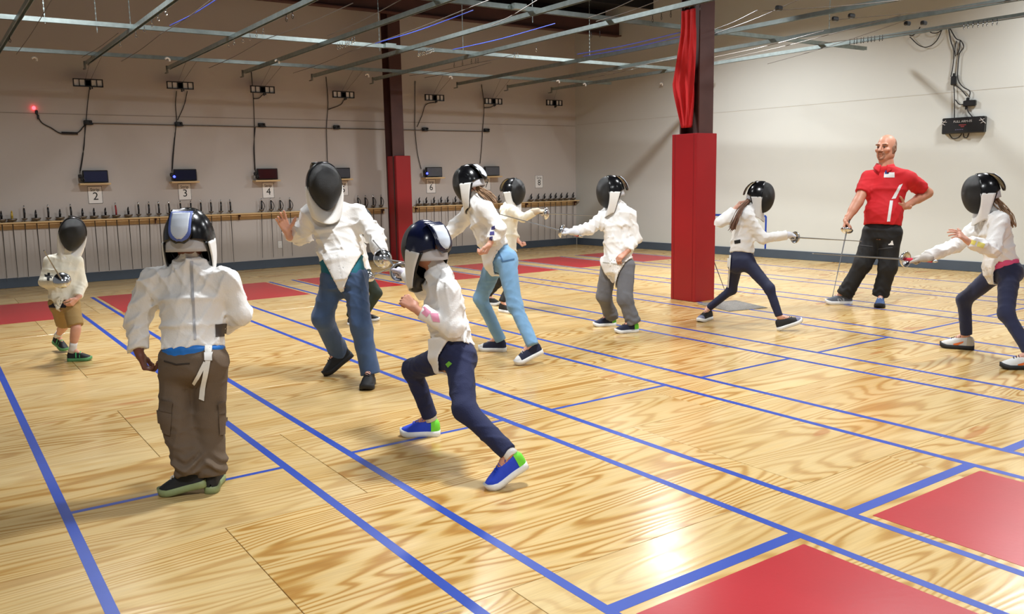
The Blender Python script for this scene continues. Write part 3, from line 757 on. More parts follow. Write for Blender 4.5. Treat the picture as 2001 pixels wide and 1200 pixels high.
def bbox(pts, r): pts = np.array([np.asarray(p, float) for p in pts]); return pts.min(0) - r, pts.max(0) + r
# ---------------------------------------------------------------- hands
def hand_fn(Wr, D, Nm, side, s=1., curl=(70, 85, 55), spread=.0, thumb='side', fat=1., curls=None):
    """Wr wrist, D finger direction, Nm palm normal; side 'R' or 'L'"""
    D = unit(D); Nm = unit(np.asarray(Nm, float) - (np.asarray(Nm, float) @ D)*D)
    T = np.cross(D, Nm)*(1 if side == 'R' else -1)             # towards the thumb
    Wr = np.asarray(Wr, float); caps = []; L_ = .092*s
    off = [.031, .0105, -.0105, -.030]; ln = [(.042, .026, .021), (.046, .029, .022), (.042, .027, .021), (.033, .020, .019)]
    rad = [.0095, .0098, .0094, .0084]
    for i in range(4):
        kn = Wr + D*(L_*(1 - .05*abs(i - 1))) + T*off[i]*s
        caps.append((Wr + T*off[i]*.55*s + D*.012*s, kn, .0145*s*fat, .0125*s*fat))
        ang = 0.; p = kn; c3 = (curls[i] if curls else curl)
        fan = T*(off[i]*spread*10)
        for j in range(3):
            ang += math.radians(c3[j]); d = unit(D*math.cos(ang) + Nm*math.sin(ang) + fan*math.cos(ang))
            q = p + d*ln[i][j]*s*1.03; caps.append((p, q, rad[i]*s*fat*(1 - .06*j), rad[i]*s*fat*(.94 - .08*j))); p = q
    tb = Wr + D*.022*s + T*.026*s + Nm*.006*s
    if thumb == 'side': d1, d2 = unit(D*.75 + T*.62 + Nm*.25), unit(D*.95 + T*.15 + Nm*.25)
    elif thumb == 'out': d1, d2 = unit(D*.5 + T*.85 + Nm*.15), unit(D*.7 + T*.7)
    else: d1, d2 = unit(D*.75 + T*.25 + Nm*.65), unit(D*.65 - T*.45 + Nm*.6)
    t1 = tb + d1*.046*s; t2 = t1 + d2*.032*s; t3 = t2 + unit(d2 + Nm*.1)*.024*s
    caps += [(Wr + D*.012*s + T*.012*s, tb, .016*s*fat, .0155*s*fat), (tb, t1, .0155*s*fat, .0125*s*fat), (t1, t2, .0118*s*fat, .0108*s*fat), (t2, t3, .0105*s*fat, .0088*s*fat)]
    back = Wr - D*.05*s
    def f(p):
        d = rcone(p, back, Wr + D*.012*s, .027*s*fat, .026*s*fat)
        for i, c_ in enumerate(caps): d = smin(d, rcone(p, *c_), (.012 if i % 4 == 0 or i >= 16 else .004)*s)
        return d
    pts = [back] + [c_[1] for c_ in caps] + [c_[0] for c_ in caps]
    return f, bbox(pts, .035*s*fat + .01), Wr + D*.075*s + Nm*.022*s     # centre of the grip
# ---------------------------------------------------------------- fencing mask, built once round the head's centre (+Y forward)
M_mesh = mat('black_wire_mesh', (13, 13, 14), .42, .2, var=.3, vscale=300, bump=.6, bscale=420, spec=.6)
M_hood = mat('black_lacquer_hood', (14, 14, 17), .2, var=.1, vscale=40, spec=.55)
M_navyhood = mat('navy_lacquer_hood', (16, 22, 52), .2, var=.1, vscale=40, spec=.6)
M_bib = mat('white_bib_cloth', (226, 224, 220), .8, var=.03, vscale=12, bump=.15, bscale=160)
M_strap = mat('grey_white_elastic', (190, 190, 194), .8, var=.04, bump=.2, bscale=300)
M_label = mat('white_mask_label', (200, 208, 220), .5, var=.03)
M_bluerim = mat('blue_mask_label_rim', (84, 104, 176), .45)
def ring(phi, sc=1.):
    """edge of the face mesh; phi = 0 at the crown, clockwise"""
    c, s = math.cos(phi), math.sin(phi)
    x = .112*s*(1 - .30*max(0., -c)**1.6); z = (.150*c if c > 0 else .160*c)
    return np.array([x*sc, .022 - .012*c, z*sc])
def mask_meshes():
    out = {}
    n = 48; m = 16; V = []
    for j in range(m):
        th = (j + .0)/(m - 1)*math.pi/2
        for i in range(n):
            r = ring(2*math.pi*i/n); k = math.sin(th)
            y = .022 + (r[1] - .022)*k + .118*(math.cos(th))**.85*(1 - .0)
            V.append((r[0]*k, y, r[2]*k + .006*math.cos(th)))
    f = [q[::-1] for q in grid_faces(n, m, True)]
    out['front_mesh'] = (V, f)
    out['rim'] = tube([ring(2*math.pi*i/n, 1.01) for i in range(n + 1)], .0065, 7, False)
    V = []; nu, nv = 45, 18                                 # hood over crown, temples and back of the head
    for j in range(nv):
        s = j/(nv - 1); y = .024 - .150*s; rr = math.sqrt(max(.0, 1 - (.95*s)**2.5))
        span = math.radians(112 - 24*s)
        for i in range(nu):
            ph = -span + 2*span*i/(nu - 1); r = ring(ph)
            V.append((r[0]*1.015*rr, y + (r[1] - .022)*(1 - s), r[2]*1.015*(rr if r[2] > 0 else 1)))
    out['hood'] = thick((V, grid_faces(nu, nv)), .005)
    def bibsheet(sh, nu=53, nv=15, back=1.):
        V = []
        for j in range(nv):
            t = j/(nv - 1)
            for i in range(nu):
                u = i/(nu - 1)*2 - 1; au = abs(u); sg = math.copysign(1, u)
                if au < .8: top = ring(math.pi + u/.8*math.radians(92), 1.02)
                else:
                    e = (au - .8)/.2; top = ring(math.pi + sg*math.radians(92), 1.02) + np.array([sg*.010*e, -.098*e*back, -.020*e])
                psi = u*math.radians(88)
                bot = np.array([-math.sin(psi)*.094, .006 + math.cos(psi)*.092, -.205 - .04*max(0, math.cos(psi))**2])
                p = top*(1 - t) + bot*t
                p = p + np.array([-math.sin(psi), math.cos(psi), 0])*(math.sin(math.pi*t)*.010 - sh)
                V.append(p)
        return V, grid_faces(nu, nv)
    out['bib'] = thick(bibsheet(0.), .006)
    out['lining'] = thick(bibsheet(.010, back=1.15), .004)
    V = []; nu, nv = 33, 4                                  # elastic strap round the nape
    for j in range(nv):
        for i in range(nu):
            a = math.radians(-98 + 196*i/(nu - 1)); z = .002 - .060*j/(nv - 1)
            V.append((math.sin(a)*.114, .012 - math.cos(a)*.146, z))
    out['strap'] = thick((V, [q[::-1] for q in grid_faces(nu, nv)]), .003)
    for q_, (pd_, yy) in enumerate(((58, .004), (-58, .004), (88, -.004), (-88, -.004), (24, .0), (-24, .0))):
        r_ = ring(math.radians(pd_), 1.02); out['rivet%d' % q_] = revolve([(0, .004), (.004, .003), (.006, 0), (.004, -.003), (0, -.004)], (r_[0], yy, r_[2]), (r_[0], 0, r_[2]), 8)
    ty_ = [-.072, -.108, -.136, -.156, -.166, -.168]; tz_ = [.140, .122, .092, .055, .016, -.016]
    tt_ = [0, .2, .42, .66, .85, 1.]
    def tcurve(t): return np.interp(t, tt_, ty_), np.interp(t, tt_, tz_)
    def plate(w, t0, t1, off, rnd):
        V = []; nu, nv = 13, 19
        for j in range(nv):
            t = j/(nv - 1); tt = t0 + (t1 - t0)*t; y, z = tcurve(tt)
            hw = w; e = (t - .72)/.28
            if e > 0: hw = w*math.sqrt(max(.02, 1 - e*e*rnd))
            ny, nz = unit(np.array([-.6 - .4*tt, 1 - tt]))
            for i in range(nu):
                u = (i/(nu - 1)*2 - 1); V.append((u*hw, y + ny*off + .010*u*u, z + nz*off))
        return thick((V, grid_faces(nu, nv)), .006)
    out['tongue'] = plate(.056, 0., 1., .0, .9)
    out['label_rim'] = plate(.050, .14, .96, .0035, .9)
    out['label'] = plate(.040, .22, .91, .0065, .9)
    fg = [((-.006, .05), (.004, .07)), ((.004, .07), (.002, .085)), ((-.002, .055), (.010, .045)), ((-.024, .042), (.024, .042)), ((-.022, .098), (.022, .098)), ((-.02, .034), (-.012, .034)), ((-.002, .033), (.006, .033))]
    def onplate(x, z):
        tt = (.152 - z)/.132; tt = float(np.interp(z, tz_[::-1], tt_[::-1])); y, zz = tcurve(tt); ny, nz = unit(np.array([-.6 - .4*tt, 1 - tt]))
        return (x, y + ny*.0075 + .01*(x/.05)**2, zz + nz*.0075)
    out['label_print'] = join(*[tube([onplate(*a), onplate(*b)], .0016, 4) for a, b in fg])
    return out
MASKV = mask_meshes(); MASKME = {}
def worn_mask(root, head, fwd, s, tilt=0., hood=None, label=True, rim=None):
    fwd = unit(fwd); x, y, _ = frame(fwd)                   # x right, y up
    if tilt:
        x, y = x*math.cos(tilt) + y*math.sin(tilt), -x*math.sin(tilt) + y*math.cos(tilt)
    Mx = Matrix([[x[i]*s, fwd[i]*s, y[i]*s, head[i]] for i in range(3)] + [[0, 0, 0, 1]])
    mt = dict(front_mesh=M_mesh, rim=M_hood, hood=hood or M_hood, bib=M_bib, strap=M_strap, lining=M_blk, tongue=hood or M_hood, label_rim=rim or hood or M_hood, label=M_label, label_print=M_ink)
    top = None
    for k_ in range(6): mt['rivet%d' % k_] = M_chrome
    for nm in ('hood', 'front_mesh', 'rim', 'bib', 'lining', 'strap', 'tongue', 'label_rim', 'label', 'label_print') + tuple('rivet%d' % k_ for k_ in range(6)):
        if not label and nm.startswith('label'): continue
        key = (nm, mt[nm].name)
        o = obj('mask' if nm == 'hood' else nm.rstrip('012345'), MASKV[nm], mt[nm], top if top else root, True, me=MASKME.get(key))
        MASKME[key] = o.data
        o.matrix_basis = Mx; MW[o.name] = Mx
        if nm == 'hood':
            top = o; o['label'] = 'fencing mask with black mesh front and white bib'
    return Mx
# ---------------------------------------------------------------- shoes, unit length along +Y
def shoe_meshes():
    ys = [0., .012, .05, .12, .2, .3, .42, .54, .66, .78, .88, .95, .985, 1.0]
    aw = [.02, .07, .112, .124, .126, .122, .124, .142, .164, .17, .15, .112, .07, .015]
    zt = [.16, .25, .31, .335, .34, .335, .33, .30, .255, .215, .185, .16, .14, .10]
    zb = [.07]*14; n = 17
    def up(grow=0., y1=1.01):
        V = []; rows = 0
        for y, a, t in zip(ys, aw, zt):
            if y > y1: break
            for k in range(n):
                g = math.pi*k/(n - 1); c, s = math.cos(g), math.sin(g)
                V.append(((a + grow)*math.copysign(abs(c)**.75, c), y - (grow if y < .02 else 0), .06 + (t - .06 + grow)*max(0, s)**.8))
            rows += 1
        return V, [q[::-1] for q in grid_faces(n, rows)]
    V, f = up()
    out = {'upper': (V, f)}
    out['heel_counter'] = up(.008, .22)
    out['toe_cap'] = None
    ol = []; m = len(ys)
    pts = [(a*1.09 + .004, y*1.03 - .012) for y, a in zip(ys, aw)] + [(-a*1.09 - .004, y*1.03 - .012) for y, a in list(zip(ys, aw))[::-1]]
    def z0(y): return .045*max(0, (y - .78)/.22)**2
    V = [(x, y, z0(y)) for x, y in pts] + [(x*1.03, y, z0(y) + .05) for x, y in pts] + [(x*.98, y, z0(y) + .105 + .03*max(0, (.3 - y))) for x, y in pts]
    k = len(pts); f = []
    for j in range(2):
        for i in range(k): f.append((j*k + i, j*k + (i + 1) % k, (j + 1)*k + (i + 1) % k, (j + 1)*k + i))
    f += [tuple(range(k))[::-1], tuple(range(2*k, 3*k))]
    out['sole'] = (V, f)
    la = []
    for i in range(5):
        y = .40 + i*.065; z = .352 - i*.022
        la.append(tube(smooth_pts([(-.075, y, z - .035), (-.03, y + .012, z + .006), (.03, y - .012, z + .008), (.075, y, z - .035)], 3), .011, 5))
    la.append(tube(smooth_pts([(0, .40, .35), (.05, .36, .38), (.09, .40, .33), (.03, .42, .345)], 3), .010, 5))
    la.append(tube(smooth_pts([(0, .40, .35), (-.05, .36, .38), (-.09, .42, .31)], 3), .010, 5))
    out['laces'] = join(*la)
    V = []
    for j in range(6):
        y = .80 + .205*j/5
        ia = np.interp(y, ys, aw); iz = np.interp(y, ys, zt)
        for k_ in range(n):
            g = math.pi*k_/(n - 1); c, s = math.cos(g), math.sin(g)
            V.append(((ia + .008)*math.copysign(abs(c)**.75, c), min(y, 1.006), .06 + (iz - .052)*max(0, s)**.8))
    out['toe_cap'] = (V, [q[::-1] for q in grid_faces(n, 6)])
    out['strap'] = join(*[tube(smooth_pts([(-.13, y, .12), (-.09, y, .27 - o_), (0, y, .345 - o_), (.09, y, .27 - o_), (.13, y, .12)], 4), .028, 6) for y, o_ in ((.40, 0), (.56, .045))])
    return out
SHOEV = shoe_meshes(); SHOEME = {}
def shoe(root, heel, toe, parts, L_=None, rollv=0., wide=1.06, tall=1.3):
    """parts: {piece: material}; heel and toe are sole points"""
    heel = np.asarray(heel, float); toe = np.asarray(toe, float); d = toe - heel; ln = np.linalg.norm(d)
    c = (heel + toe)/2; L_ = L_ or ln; d = unit(d); heel = c - d*L_/2
    x, y, _ = frame(d)
    if rollv: x, y = x*math.cos(rollv) + y*math.sin(rollv), -x*math.sin(rollv) + y*math.cos(rollv)
    Mx = Matrix([[x[i]*L_*wide, d[i]*L_, y[i]*L_*tall, heel[i]] for i in range(3)] + [[0, 0, 0, 1]])
    top = None
    for nm, m in parts.items():
        key = (nm, m.name)
        o = obj('shoe' if nm == 'upper' else nm, SHOEV[nm], m, top or root, True, me=SHOEME.get(key)); SHOEME[key] = o.data
        o.matrix_basis = Mx; MW[o.name] = Mx
        if top is None: top = o
    return heel + d*L_*.24 + y*L_*.5, d, y
# ---------------------------------------------------------------- decals that follow a surface
def decal(name, target, quads, m, parent, off=.003, nu=8, nv=8, push=0.):
    """quads of pixel corners, dropped onto the target's surface"""
    me = target.data; Wm = world_of(target)
    vs = [Wm @ v.co for v in me.vertices]; tree = BVHTree.FromPolygons(vs, [tuple(p.vertices) for p in me.polygons])
    P = []
    for qd in quads:
        V = []; ok = True
        for j in range(nv):
            for i in range(nu):
                u, v = i/(nu - 1), j/(nv - 1)
                a, b, c_, d_ = [np.array(x, float) for x in qd]
                q = (a*(1 - u) + b*u)*(1 - v) + (d_*(1 - u) + c_*u)*v
                r_ = unit(ray(*q)); hit = tree.ray_cast(Vector(CAM), Vector(r_))
                if hit[0] is None: V.append(None)
                else: V.append(np.array(hit[0]) + np.array(hit[1])*off*(1 if np.dot(hit[1], r_) < 0 else -1))
        f = [q for q in grid_faces(nu, nv) if all(V[k] is not None for k in q)]
        f = [q for q in f if max(np.linalg.norm(V[q[0]] - V[q[k]]) for k in (1, 2, 3)) < .09]
        if not f: continue
        V = [v if v is not None else np.zeros(3) for v in V]
        used = sorted({k for q in f for k in q}); mp = {k: i for i, k in enumerate(used)}
        P.append(([V[k] for k in used], [tuple(mp[k] for k in q)[::-1] for q in f]))
    if not P: return None
    return obj(name, join(*P), m, parent, True)
def strand_tubes(paths, r): return join(*[tube(p, [r*(1 - .6*i/(len(p) - 1)) for i in range(len(p))], 4) for p in paths])
# ================================================================= people
RH = unit(CR*[1, 1, 0]); AH = unit(FW*[1, 1, 0]); ZU = np.array([0, 0, 1.])
def cv(r, a, u=0.): return unit(RH*r + AH*a + ZU*u)          # right, away, up as the camera stands
def lerp(a, b, t): return np.asarray(a)*(1 - t) + np.asarray(b)*t
M_jacket = mat('white_fencing_cotton', (233, 231, 228), .82, var=.025, vscale=7, bump=.16, bscale=130, sheen=.1)
M_creamjk = mat('cream_fencing_cotton', (226, 220, 202), .82, var=.03, vscale=7, bump=.16, bscale=130, sheen=.1)
M_skin = mat('skin_light', (214, 160, 138), .5, var=.05, vscale=20, bump=.05, bscale=200)
M_skin2 = mat('skin_tan', (196, 138, 112), .5, var=.06, vscale=20, bump=.05, bscale=200)
M_skind = mat('skin_brown', (112, 66, 50), .5, var=.06, vscale=20, bump=.05, bscale=200)
M_glove = mat('pale_grey_glove', (206, 207, 214), .8, var=.04, bump=.2, bscale=160)
M_sock = mat('white_sock', (226, 224, 222), .9, bump=.3, bscale=220)
M_lace = mat('white_lace', (226, 226, 226), .8); M_dlace = mat('dark_lace', (26, 28, 36), .8)
M_sole = mat('white_rubber_sole', (228, 228, 226), .5, var=.04)
M_bsole = mat('black_rubber_sole', (24, 24, 26), .6); M_limesole = mat('lime_rubber_sole', (140, 190, 60), .5)
QA = []
def person(label, D, J, feet, s, look, shirt=None, jacket=None, jfold=(.006, .085), pants=None, hands={}, mask=None, skin=M_skin, w=1., hem=.02, hemtilt=0., apron=0., apw=.1, socks=None,
           arm=(.068, .058, .050), leg=(.085, .066, .062, .058), pfold=(.006, .10), vox=.011, shoes=None, weapon=None, shoeL=None, kn=None, jm=M_jacket, bunch=0., short=None, coach=False, seed=1, cuffcut=.03, bshift=None, neckup=.085, legcut=.0, headr=None, beltw=1.):
    P = {k: at(v[0], v[1], D + v[2]) for k, v in J.items()}
    ft = {}
    root = empty('person', (0, 0, 0), label, 'person')
    for sd, (heel, toe) in feet.items():
        T_ = flr(*toe) if len(toe) == 3 else None
        H_ = flr(*heel) if len(heel) == 3 else at(heel[0], heel[1], dep(T_) + heel[3])
        if T_ is None: T_ = at(toe[0], toe[1], dep(H_) + toe[3])
        if shoeL:
            pass
        ank, dr, upv = shoe(root, H_, T_, shoes if not isinstance(shoes, tuple) else shoes[0 if sd == 'R' else 1], shoeL)
        P['a' + sd] = ank; ft[sd] = (dr, upv)
        QA.append((label[:26], 'foot' + sd, np.linalg.norm(H_ - T_)))
    for sd in 'RL':
        k_ = J['k' + sd]; P['k' + sd] = at(k_[0], k_[1], .5*(dep(P['h' + sd]) + dep(P['a' + sd])) + k_[2])
    cc = (P['sR'] + P['sL'])/2; pc = (P['hR'] + P['hL'])/2
    root.location = Vector((float(pc[0]), float(pc[1]), 0)); MW[root.name] = Matrix.Translation(root.location)
    for ch in root.children: ch.matrix_parent_inverse = MW[root.name].inverted()
    up = unit(cc - pc); lC = unit(P['sR'] - P['sL']); lP = unit(P['hR'] - P['hL'])
    fP = unit(np.cross(up, lP)); fC = unit(np.cross(up, lC)); nk = P['nk']; hd = P['hd']
    sw = np.linalg.norm(P['sR'] - P['sL'])/2
    # weapon arm: the hand closes on the grip behind the guard
    if weapon:
        sd = weapon['side']; G = at(weapon['g'][0], weapon['g'][1], D + weapon['g'][2]); tipp = at(weapon['t'][0], weapon['t'][1], D + weapon['t'][2])
        wd = unit(tipp - G); hs = hands[sd].get('s', s)
        Nn = hands[sd]['N']; Nn = unit(Nn - (Nn @ wd)*wd); gap = weapon.get('gap', .112)
        P['w' + sd] = G - wd*gap*hs - Nn*.026*hs
        hands[sd]['D'] = wd; weapon['G'] = G; weapon['d'] = wd
    for sd in 'RL':
        QA.append((label[:26], sd, 'upper %.2f fore %.2f thigh %.2f shin %.2f' % tuple(np.linalg.norm(P[a] - P[b]) for a, b in (('s'+sd, 'e'+sd), ('e'+sd, 'w'+sd), ('h'+sd, 'k'+sd), ('k'+sd, 'a'+sd)))))
    QA.append((label[:26], 'shoulders %.2f torso %.2f hips %.2f head-chest %.2f' % (2*sw, np.linalg.norm(cc - pc), np.linalg.norm(P['hR'] - P['hL']), np.linalg.norm(hd - cc))))
    # --- trousers field, also used by the apron
    tr_st = [(pc + up*.17*s, lP, .150*s*w*beltw, .112*s*w), (pc + up*.02*s, lP, .165*s*w, .125*s*w), (pc - up*.07*s, lP, .150*s*w, .115*s*w)]
    g1, g2, g3, g4 = [x*s for x in leg]
    fold_p = folds(seed + 50, pfold[0]*1.5*s, pfold[1]*s, 2.2)
    def legs(p, cut=True):
        d = loft(p, tr_st, .04*s)
        d = smin(d, ellip(p, pc - fP*.05*s - up*.03*s, np.column_stack([lP, fP, up]), (.15*s*w, .095*s*w, .11*s)), .05*s)
        for sd in 'RL':
            h_, k_, a_ = P['h' + sd], P['k' + sd], P['a' + sd]
            e = k_ + (a_ - k_)*(1 - legcut); sh = unit(a_ - k_)
            q = rcone(p, k_, e + sh*.08*s, g3, g4)
            if bunch:
                w_ = ((p - A3(e)) @ A3(sh)); q = q - bunch*s*np.exp(-((w_ + .05*s)/(.07*s))**2)*(.7 + .6*np.sin(w_/(.011*s) + 3*np.sin((p @ A3(lP))*40)))
            th_ = rcone(p, h_, k_, g1, g2)
            q = smin(q, th_, .045*s)
            if cut: q = smax(q, plane(p, e + sh*.012*s, sh), .006)
            d = smin(d, q, .05*s)
        return d
    # --- body
    Rh_f = unit(look); Rx, Ry, _ = frame(Rh_f); HR = np.column_stack([Rx, Rh_f, Ry]); hr = headr or s**.4
    ba = [x for x in ((.052, .044, .037, .028) if not coach else (.062, .053, .047, .033))]
    bl = (.074, .052, .05, .036) if short else (.055, .042, .034, .03)
    if not coach: ba = [.042, .036, .03, .025]
    def bodyf(p):
        d = loft(p, [(pc - up*.08*s, lP, .13*s*w, .1*s*w), (lerp(pc, cc, .45), lP, .125*s*w, .095*s*w), (lerp(pc, cc, .82), lC, .14*s*w, .1*s*w), (cc + up*.01, lC, sw*.85, .07*s)], .04*s)
        d = smin(d, rcone(p, cc + up*.01, lerp(nk, hd, .75), .062*s if not coach else .068*s, .052*s if not coach else .062*s), .05*s)
        d = smin(d, ellip(p, hd, HR, (.076*hr, .096*hr, .115*hr)), .02)
        for sd in 'RL':
            d = smin(d, rcone(p, P['s'+sd], P['e'+sd], ba[0]*s, ba[1]*s), .03*s); 
            fo = rcone(p, P['e'+sd], P['w'+sd], ba[2]*s, ba[3]*s)
            if coach: fo = smin(fo, rcone(p, lerp(P['e'+sd], P['w'+sd], .12), lerp(P['e'+sd], P['w'+sd], .45), .049*s, .044*s), .03)
            d = smin(d, fo, .02*s)
            d = smin(d, rcone(p, P['h'+sd], P['k'+sd], bl[0]*s, bl[1]*s), .03*s); d = smin(d, rcone(p, P['k'+sd], P['a'+sd], bl[2]*s, bl[3]*s), .02*s)
            d = smin(d, rcone(p, lerp(P['k'+sd], P['a'+sd], .18), lerp(P['k'+sd], P['a'+sd], .5), .056*s, .046*s), .03*s) if short else d
            d = smin(d, rcone(p, P['a'+sd], P['a'+sd] + ft[sd][0]*.09*s - ft[sd][1]*.055*s, .032*s, .026*s), .02*s)
        return d
    bp = [P[k] for k in P] + [hd + Ry*.1]
    lo, hi = bbox(bp, .15*s)
    V, Q = surf(bodyf, lo, hi, .014 if not coach else .009)
    parts = [(V, Q)]
    out = {}
    if coach:
        def headf(p):
            q = (p - A3(hd)) @ A3(HR)/1.16; x, y, z = q[:, 0], q[:, 1], q[:, 2]; ax = np.abs(x)
            I = np.eye(3)
            d = ellip(q, (0, -.012, .028), I, (.078, .099, .096)); d = smin(d, ellip(q, (0, .018, -.045), I, (.064, .076, .082)), .05)
            m_ = np.stack([ax, y, z], 1)
            d = smin(d, ellip(q, (0, .068, -.102), I, (.034, .026, .024)), .03)           # chin
            d = smin(d, ellip(m_, (.05, .005, -.075), I, (.024, .05, .035)), .03)          # jaw
            d = smin(d, ellip(m_, (.032, .083, .030), I, (.034, .014, .010)), .014)        # brow
            d = smin(d, ellip(m_, (.045, .070, -.022), I, (.026, .022, .020)), .02)        # cheek
            d = smax(d, -ellip(m_, (.032, .100, .008), I, (.021, .016, .013)), .012)       # eye socket
            d = smin(d, ellip(m_, (.031, .080, .006), I, (.013, .012, .011)), .004)
            d = smin(d, rcone(q, (0, .094, .018), (0, .117, -.024), .009, .0135), .012)    # nose
            d = smin(d, ellip(m_, (.013, .104, -.030), I, (.009, .011, .008)), .008)
            d = smax(d, -rcone(m_, (0, .098, -.060), (.022, .090, -.061), .0035, .003), .006)
            d = smin(d, ellip(q, (0, .094, -.052), I, (.024, .009, .006)), .006); d = smin(d, ellip(q, (0, .094, -.069), I, (.020, .009, .006)), .006)
            e = ellip(m_, (.082, -.008, -.008), I, (.010, .022, .034)); e = smax(e, -ellip(m_, (.092, -.002, -.006), I, (.008, .012, .02)), .006)
            d = smin(d, e, .008)*1.16
            nk_ = rcone(p, nk - up*.03, lerp(nk, hd, .6), .066, .062)
            return smin(d, nk_, .03)
        lo, hi = bbox([hd + HR @ v for v in ((.12, .15, .15), (-.12, -.14, -.16))] + [hd, nk], .05)
        Vh, Qh = surf(headf, lo, hi, .0045); parts.append((Vh, Qh))
        def shell(region, t=.003):
            def f(p):
                q = (p - A3(hd)) @ A3(HR)/1.16
                return smax(np.abs(headf(p)) - t, region(q), .002)
            return surf(f, lo, hi, .0045)
        hairr = lambda q: np.maximum(np.maximum(q[:, 1] - (.028 - .0*q[:, 2]), -.055 - q[:, 2]), np.maximum(q[:, 2] - .085 + np.maximum(q[:, 1] + .06, 0)*.9, .012 - np.linalg.norm((q*[1, 1, 1] - [np.float32(0), np.float32(0), np.float32(0)]), axis=1)*.2))
        Vq, Qq = shell(hairr, .0035); out['hair'] = mesh_np('hair', Vq, Qq, mat('short_brown_hair', (140, 106, 86), .9, bump=.5, bscale=300), root)
        goat = lambda q: np.maximum(np.abs(np.sqrt(q[:, 0]**2 + ((q[:, 2] + .072)*.8)**2) - .030) - .008, .05 - q[:, 1])
        Vq, Qq = shell(goat, .003); out['goatee'] = mesh_np('goatee', Vq, Qq, mat('goatee_hair', (150, 106, 84), .9, bump=.5, bscale=300), root)
        brow = lambda q: np.maximum(np.maximum(np.abs(np.abs(q[:, 0]) - .034) - .02, np.abs(q[:, 2] - .032) - .005), .05 - q[:, 1])
        Vq, Qq = shell(brow, .003); mesh_np('eyebrows', Vq, Qq, mat('eyebrow_hair', (104, 76, 62), .9), root)
        for sg in (-1, 1):
            ec = hd + HR @ np.array([sg*.036, .106, .008]); obj('eye', revolve([(0, .010), (.007, .007), (.011, 0), (.007, -.007), (0, -.010)], ec, HR[:, 0], 10), mat('dark_eye', (46, 34, 30), .3), root, True)
        V_ = []; nu = 41
        nx_ = unit(hd - nk); cf = unit(fC - (fC @ nx_)*nx_); cl_ = np.cross(nx_, cf)
        for j in range(5):
            t = j/4
            for i in range(nu):
                a = math.radians(20 + 320*i/(nu - 1)); fr = max(0, math.cos(a))
                rr_c = .070 + .026*t - .004*fr; zz = .026 - .050*t - .036*t*fr**3 - .026*fr
                V_.append(nk + cf*math.cos(a)*rr_c*1.05*s + cl_*math.sin(a)*rr_c*1.12*s + nx_*zz*s)
        obj('collar', thick((V_, grid_faces(nu, 5)), .006), jm, root, True)
    for sd, hp in hands.items():
        if hp.get('hide'): continue
        fn, (lo, hi), gc = hand_fn(P['w' + sd], hp['D'], hp['N'], sd, hp.get('s', s), hp.get('curl', (70, 85, 55)), hp.get('spread', 0.), hp.get('thumb', 'side'), hp.get('fat', 1.) if not hp.get('glove') else 1.16, hp.get('curls'))
        if hp.get('glove'):
            ed = unit(P['e' + sd] - P['w' + sd]); W_ = P['w' + sd]; hs = hp.get('s', s)
            gf = lambda p, fn=fn, W_=W_, ed=ed, hs=hs: smin(fn(p), smax(rcone(p, W_ - ed*.01, W_ + ed*.17*hs, .036*hs, .058*hs), plane(p, W_ + ed*.13*hs, ed), .006), .02*hs)
            lo2, hi2 = bbox([lo, hi, W_ + ed*.2*hs], .05)
            Vg, Qg = surf(gf, lo2, hi2, .0055); out['glove'] = mesh_np('glove', Vg, Qg, hp.get('gm', M_glove), root)
        else:
            Vh, Qh = surf(fn, lo, hi, .0045 if D < 7.5 else .006); parts.append((Vh, Qh))
    n = 0; VV = []; QQ = []
    for V, Q in parts: VV.append(V); QQ.append(Q + n); n += len(V)
    out['body'] = mesh_np('body', np.vstack(VV), np.vstack(QQ), skin, root)
    # --- trousers
    fp = lambda p: legs(p) + fold_p(p)
    if short:
        base_legs = fp
        def fp(p):
            d = loft(p, tr_st, .04*s); d = smin(d, ellip(p, pc - fP*.05*s - up*.03*s, np.column_stack([lP, fP, up]), (.15*s*w, .095*s*w, .11*s)), .05*s)
            for sd in 'RL':
                h_, k_ = P['h' + sd], P['k' + sd]; ax = unit(k_ - h_)
                d = smin(d, smax(rcone(p, h_, k_ + ax*.1*s, g1, g2), plane(p, k_ + ax*short*s, ax), .006), .05*s)
            return d + fold_p(p)
    lo, hi = bbox([P[k] for k in ('hR', 'hL', 'kR', 'kL', 'aR', 'aL')] + [pc + up*.2*s, pc - fP*.1*s], .16*s)
    V, Q = surf(fp, lo, hi, vox); out['trousers'] = mesh_np('shorts' if short else 'trousers', V, Q, pants, root)
    if socks:
        for sd in 'RL':
            ax = unit(P['k'+sd] - P['a'+sd]); a_ = P['a'+sd]
            obj('sock', tube([a_ - ax*.03*s, a_ + ax*.02*s, a_ + ax*.06*s, a_ + ax*.10*s], [.047*s, .044*s, .043*s, .044*s], 14), socks, root, True)
    # --- shirt hem that shows under the jacket
    if shirt:
        hz, mm = shirt; ff_ = folds(seed + 9, .005*s, .07*s)
        def sf(p):
            d = loft(p, [(pc + up*(hem + .05)*s, lP, .150*s*w, .115*s*w), (pc + up*(hem - .01)*s, lP, .166*s*w, .126*s*w), (pc + up*(hz - .03)*s, lP, .178*s*w, .142*s*w)], .03)
            return smax(d, plane(p, pc + up*hz*s, -up), .006) + ff_(p)
        lo, hi = bbox([pc + up*(hem + .06)*s, pc + up*(hz - .05)*s], .24*s*w); V, Q = surf(lambda p: smax(sf(p), plane(p, pc + up*(hem + .04)*s, up), .004), lo, hi, vox); out['shirt'] = mesh_np('shirt', V, Q, mm, root)
    # --- jacket or polo
    r1, r2, r3 = [x*s for x in arm]; fold_j = folds(seed, jfold[0]*2.4*s, jfold[1]*.9*s, 2.2, 5)
    bs = bshift if bshift is not None else np.zeros(3)
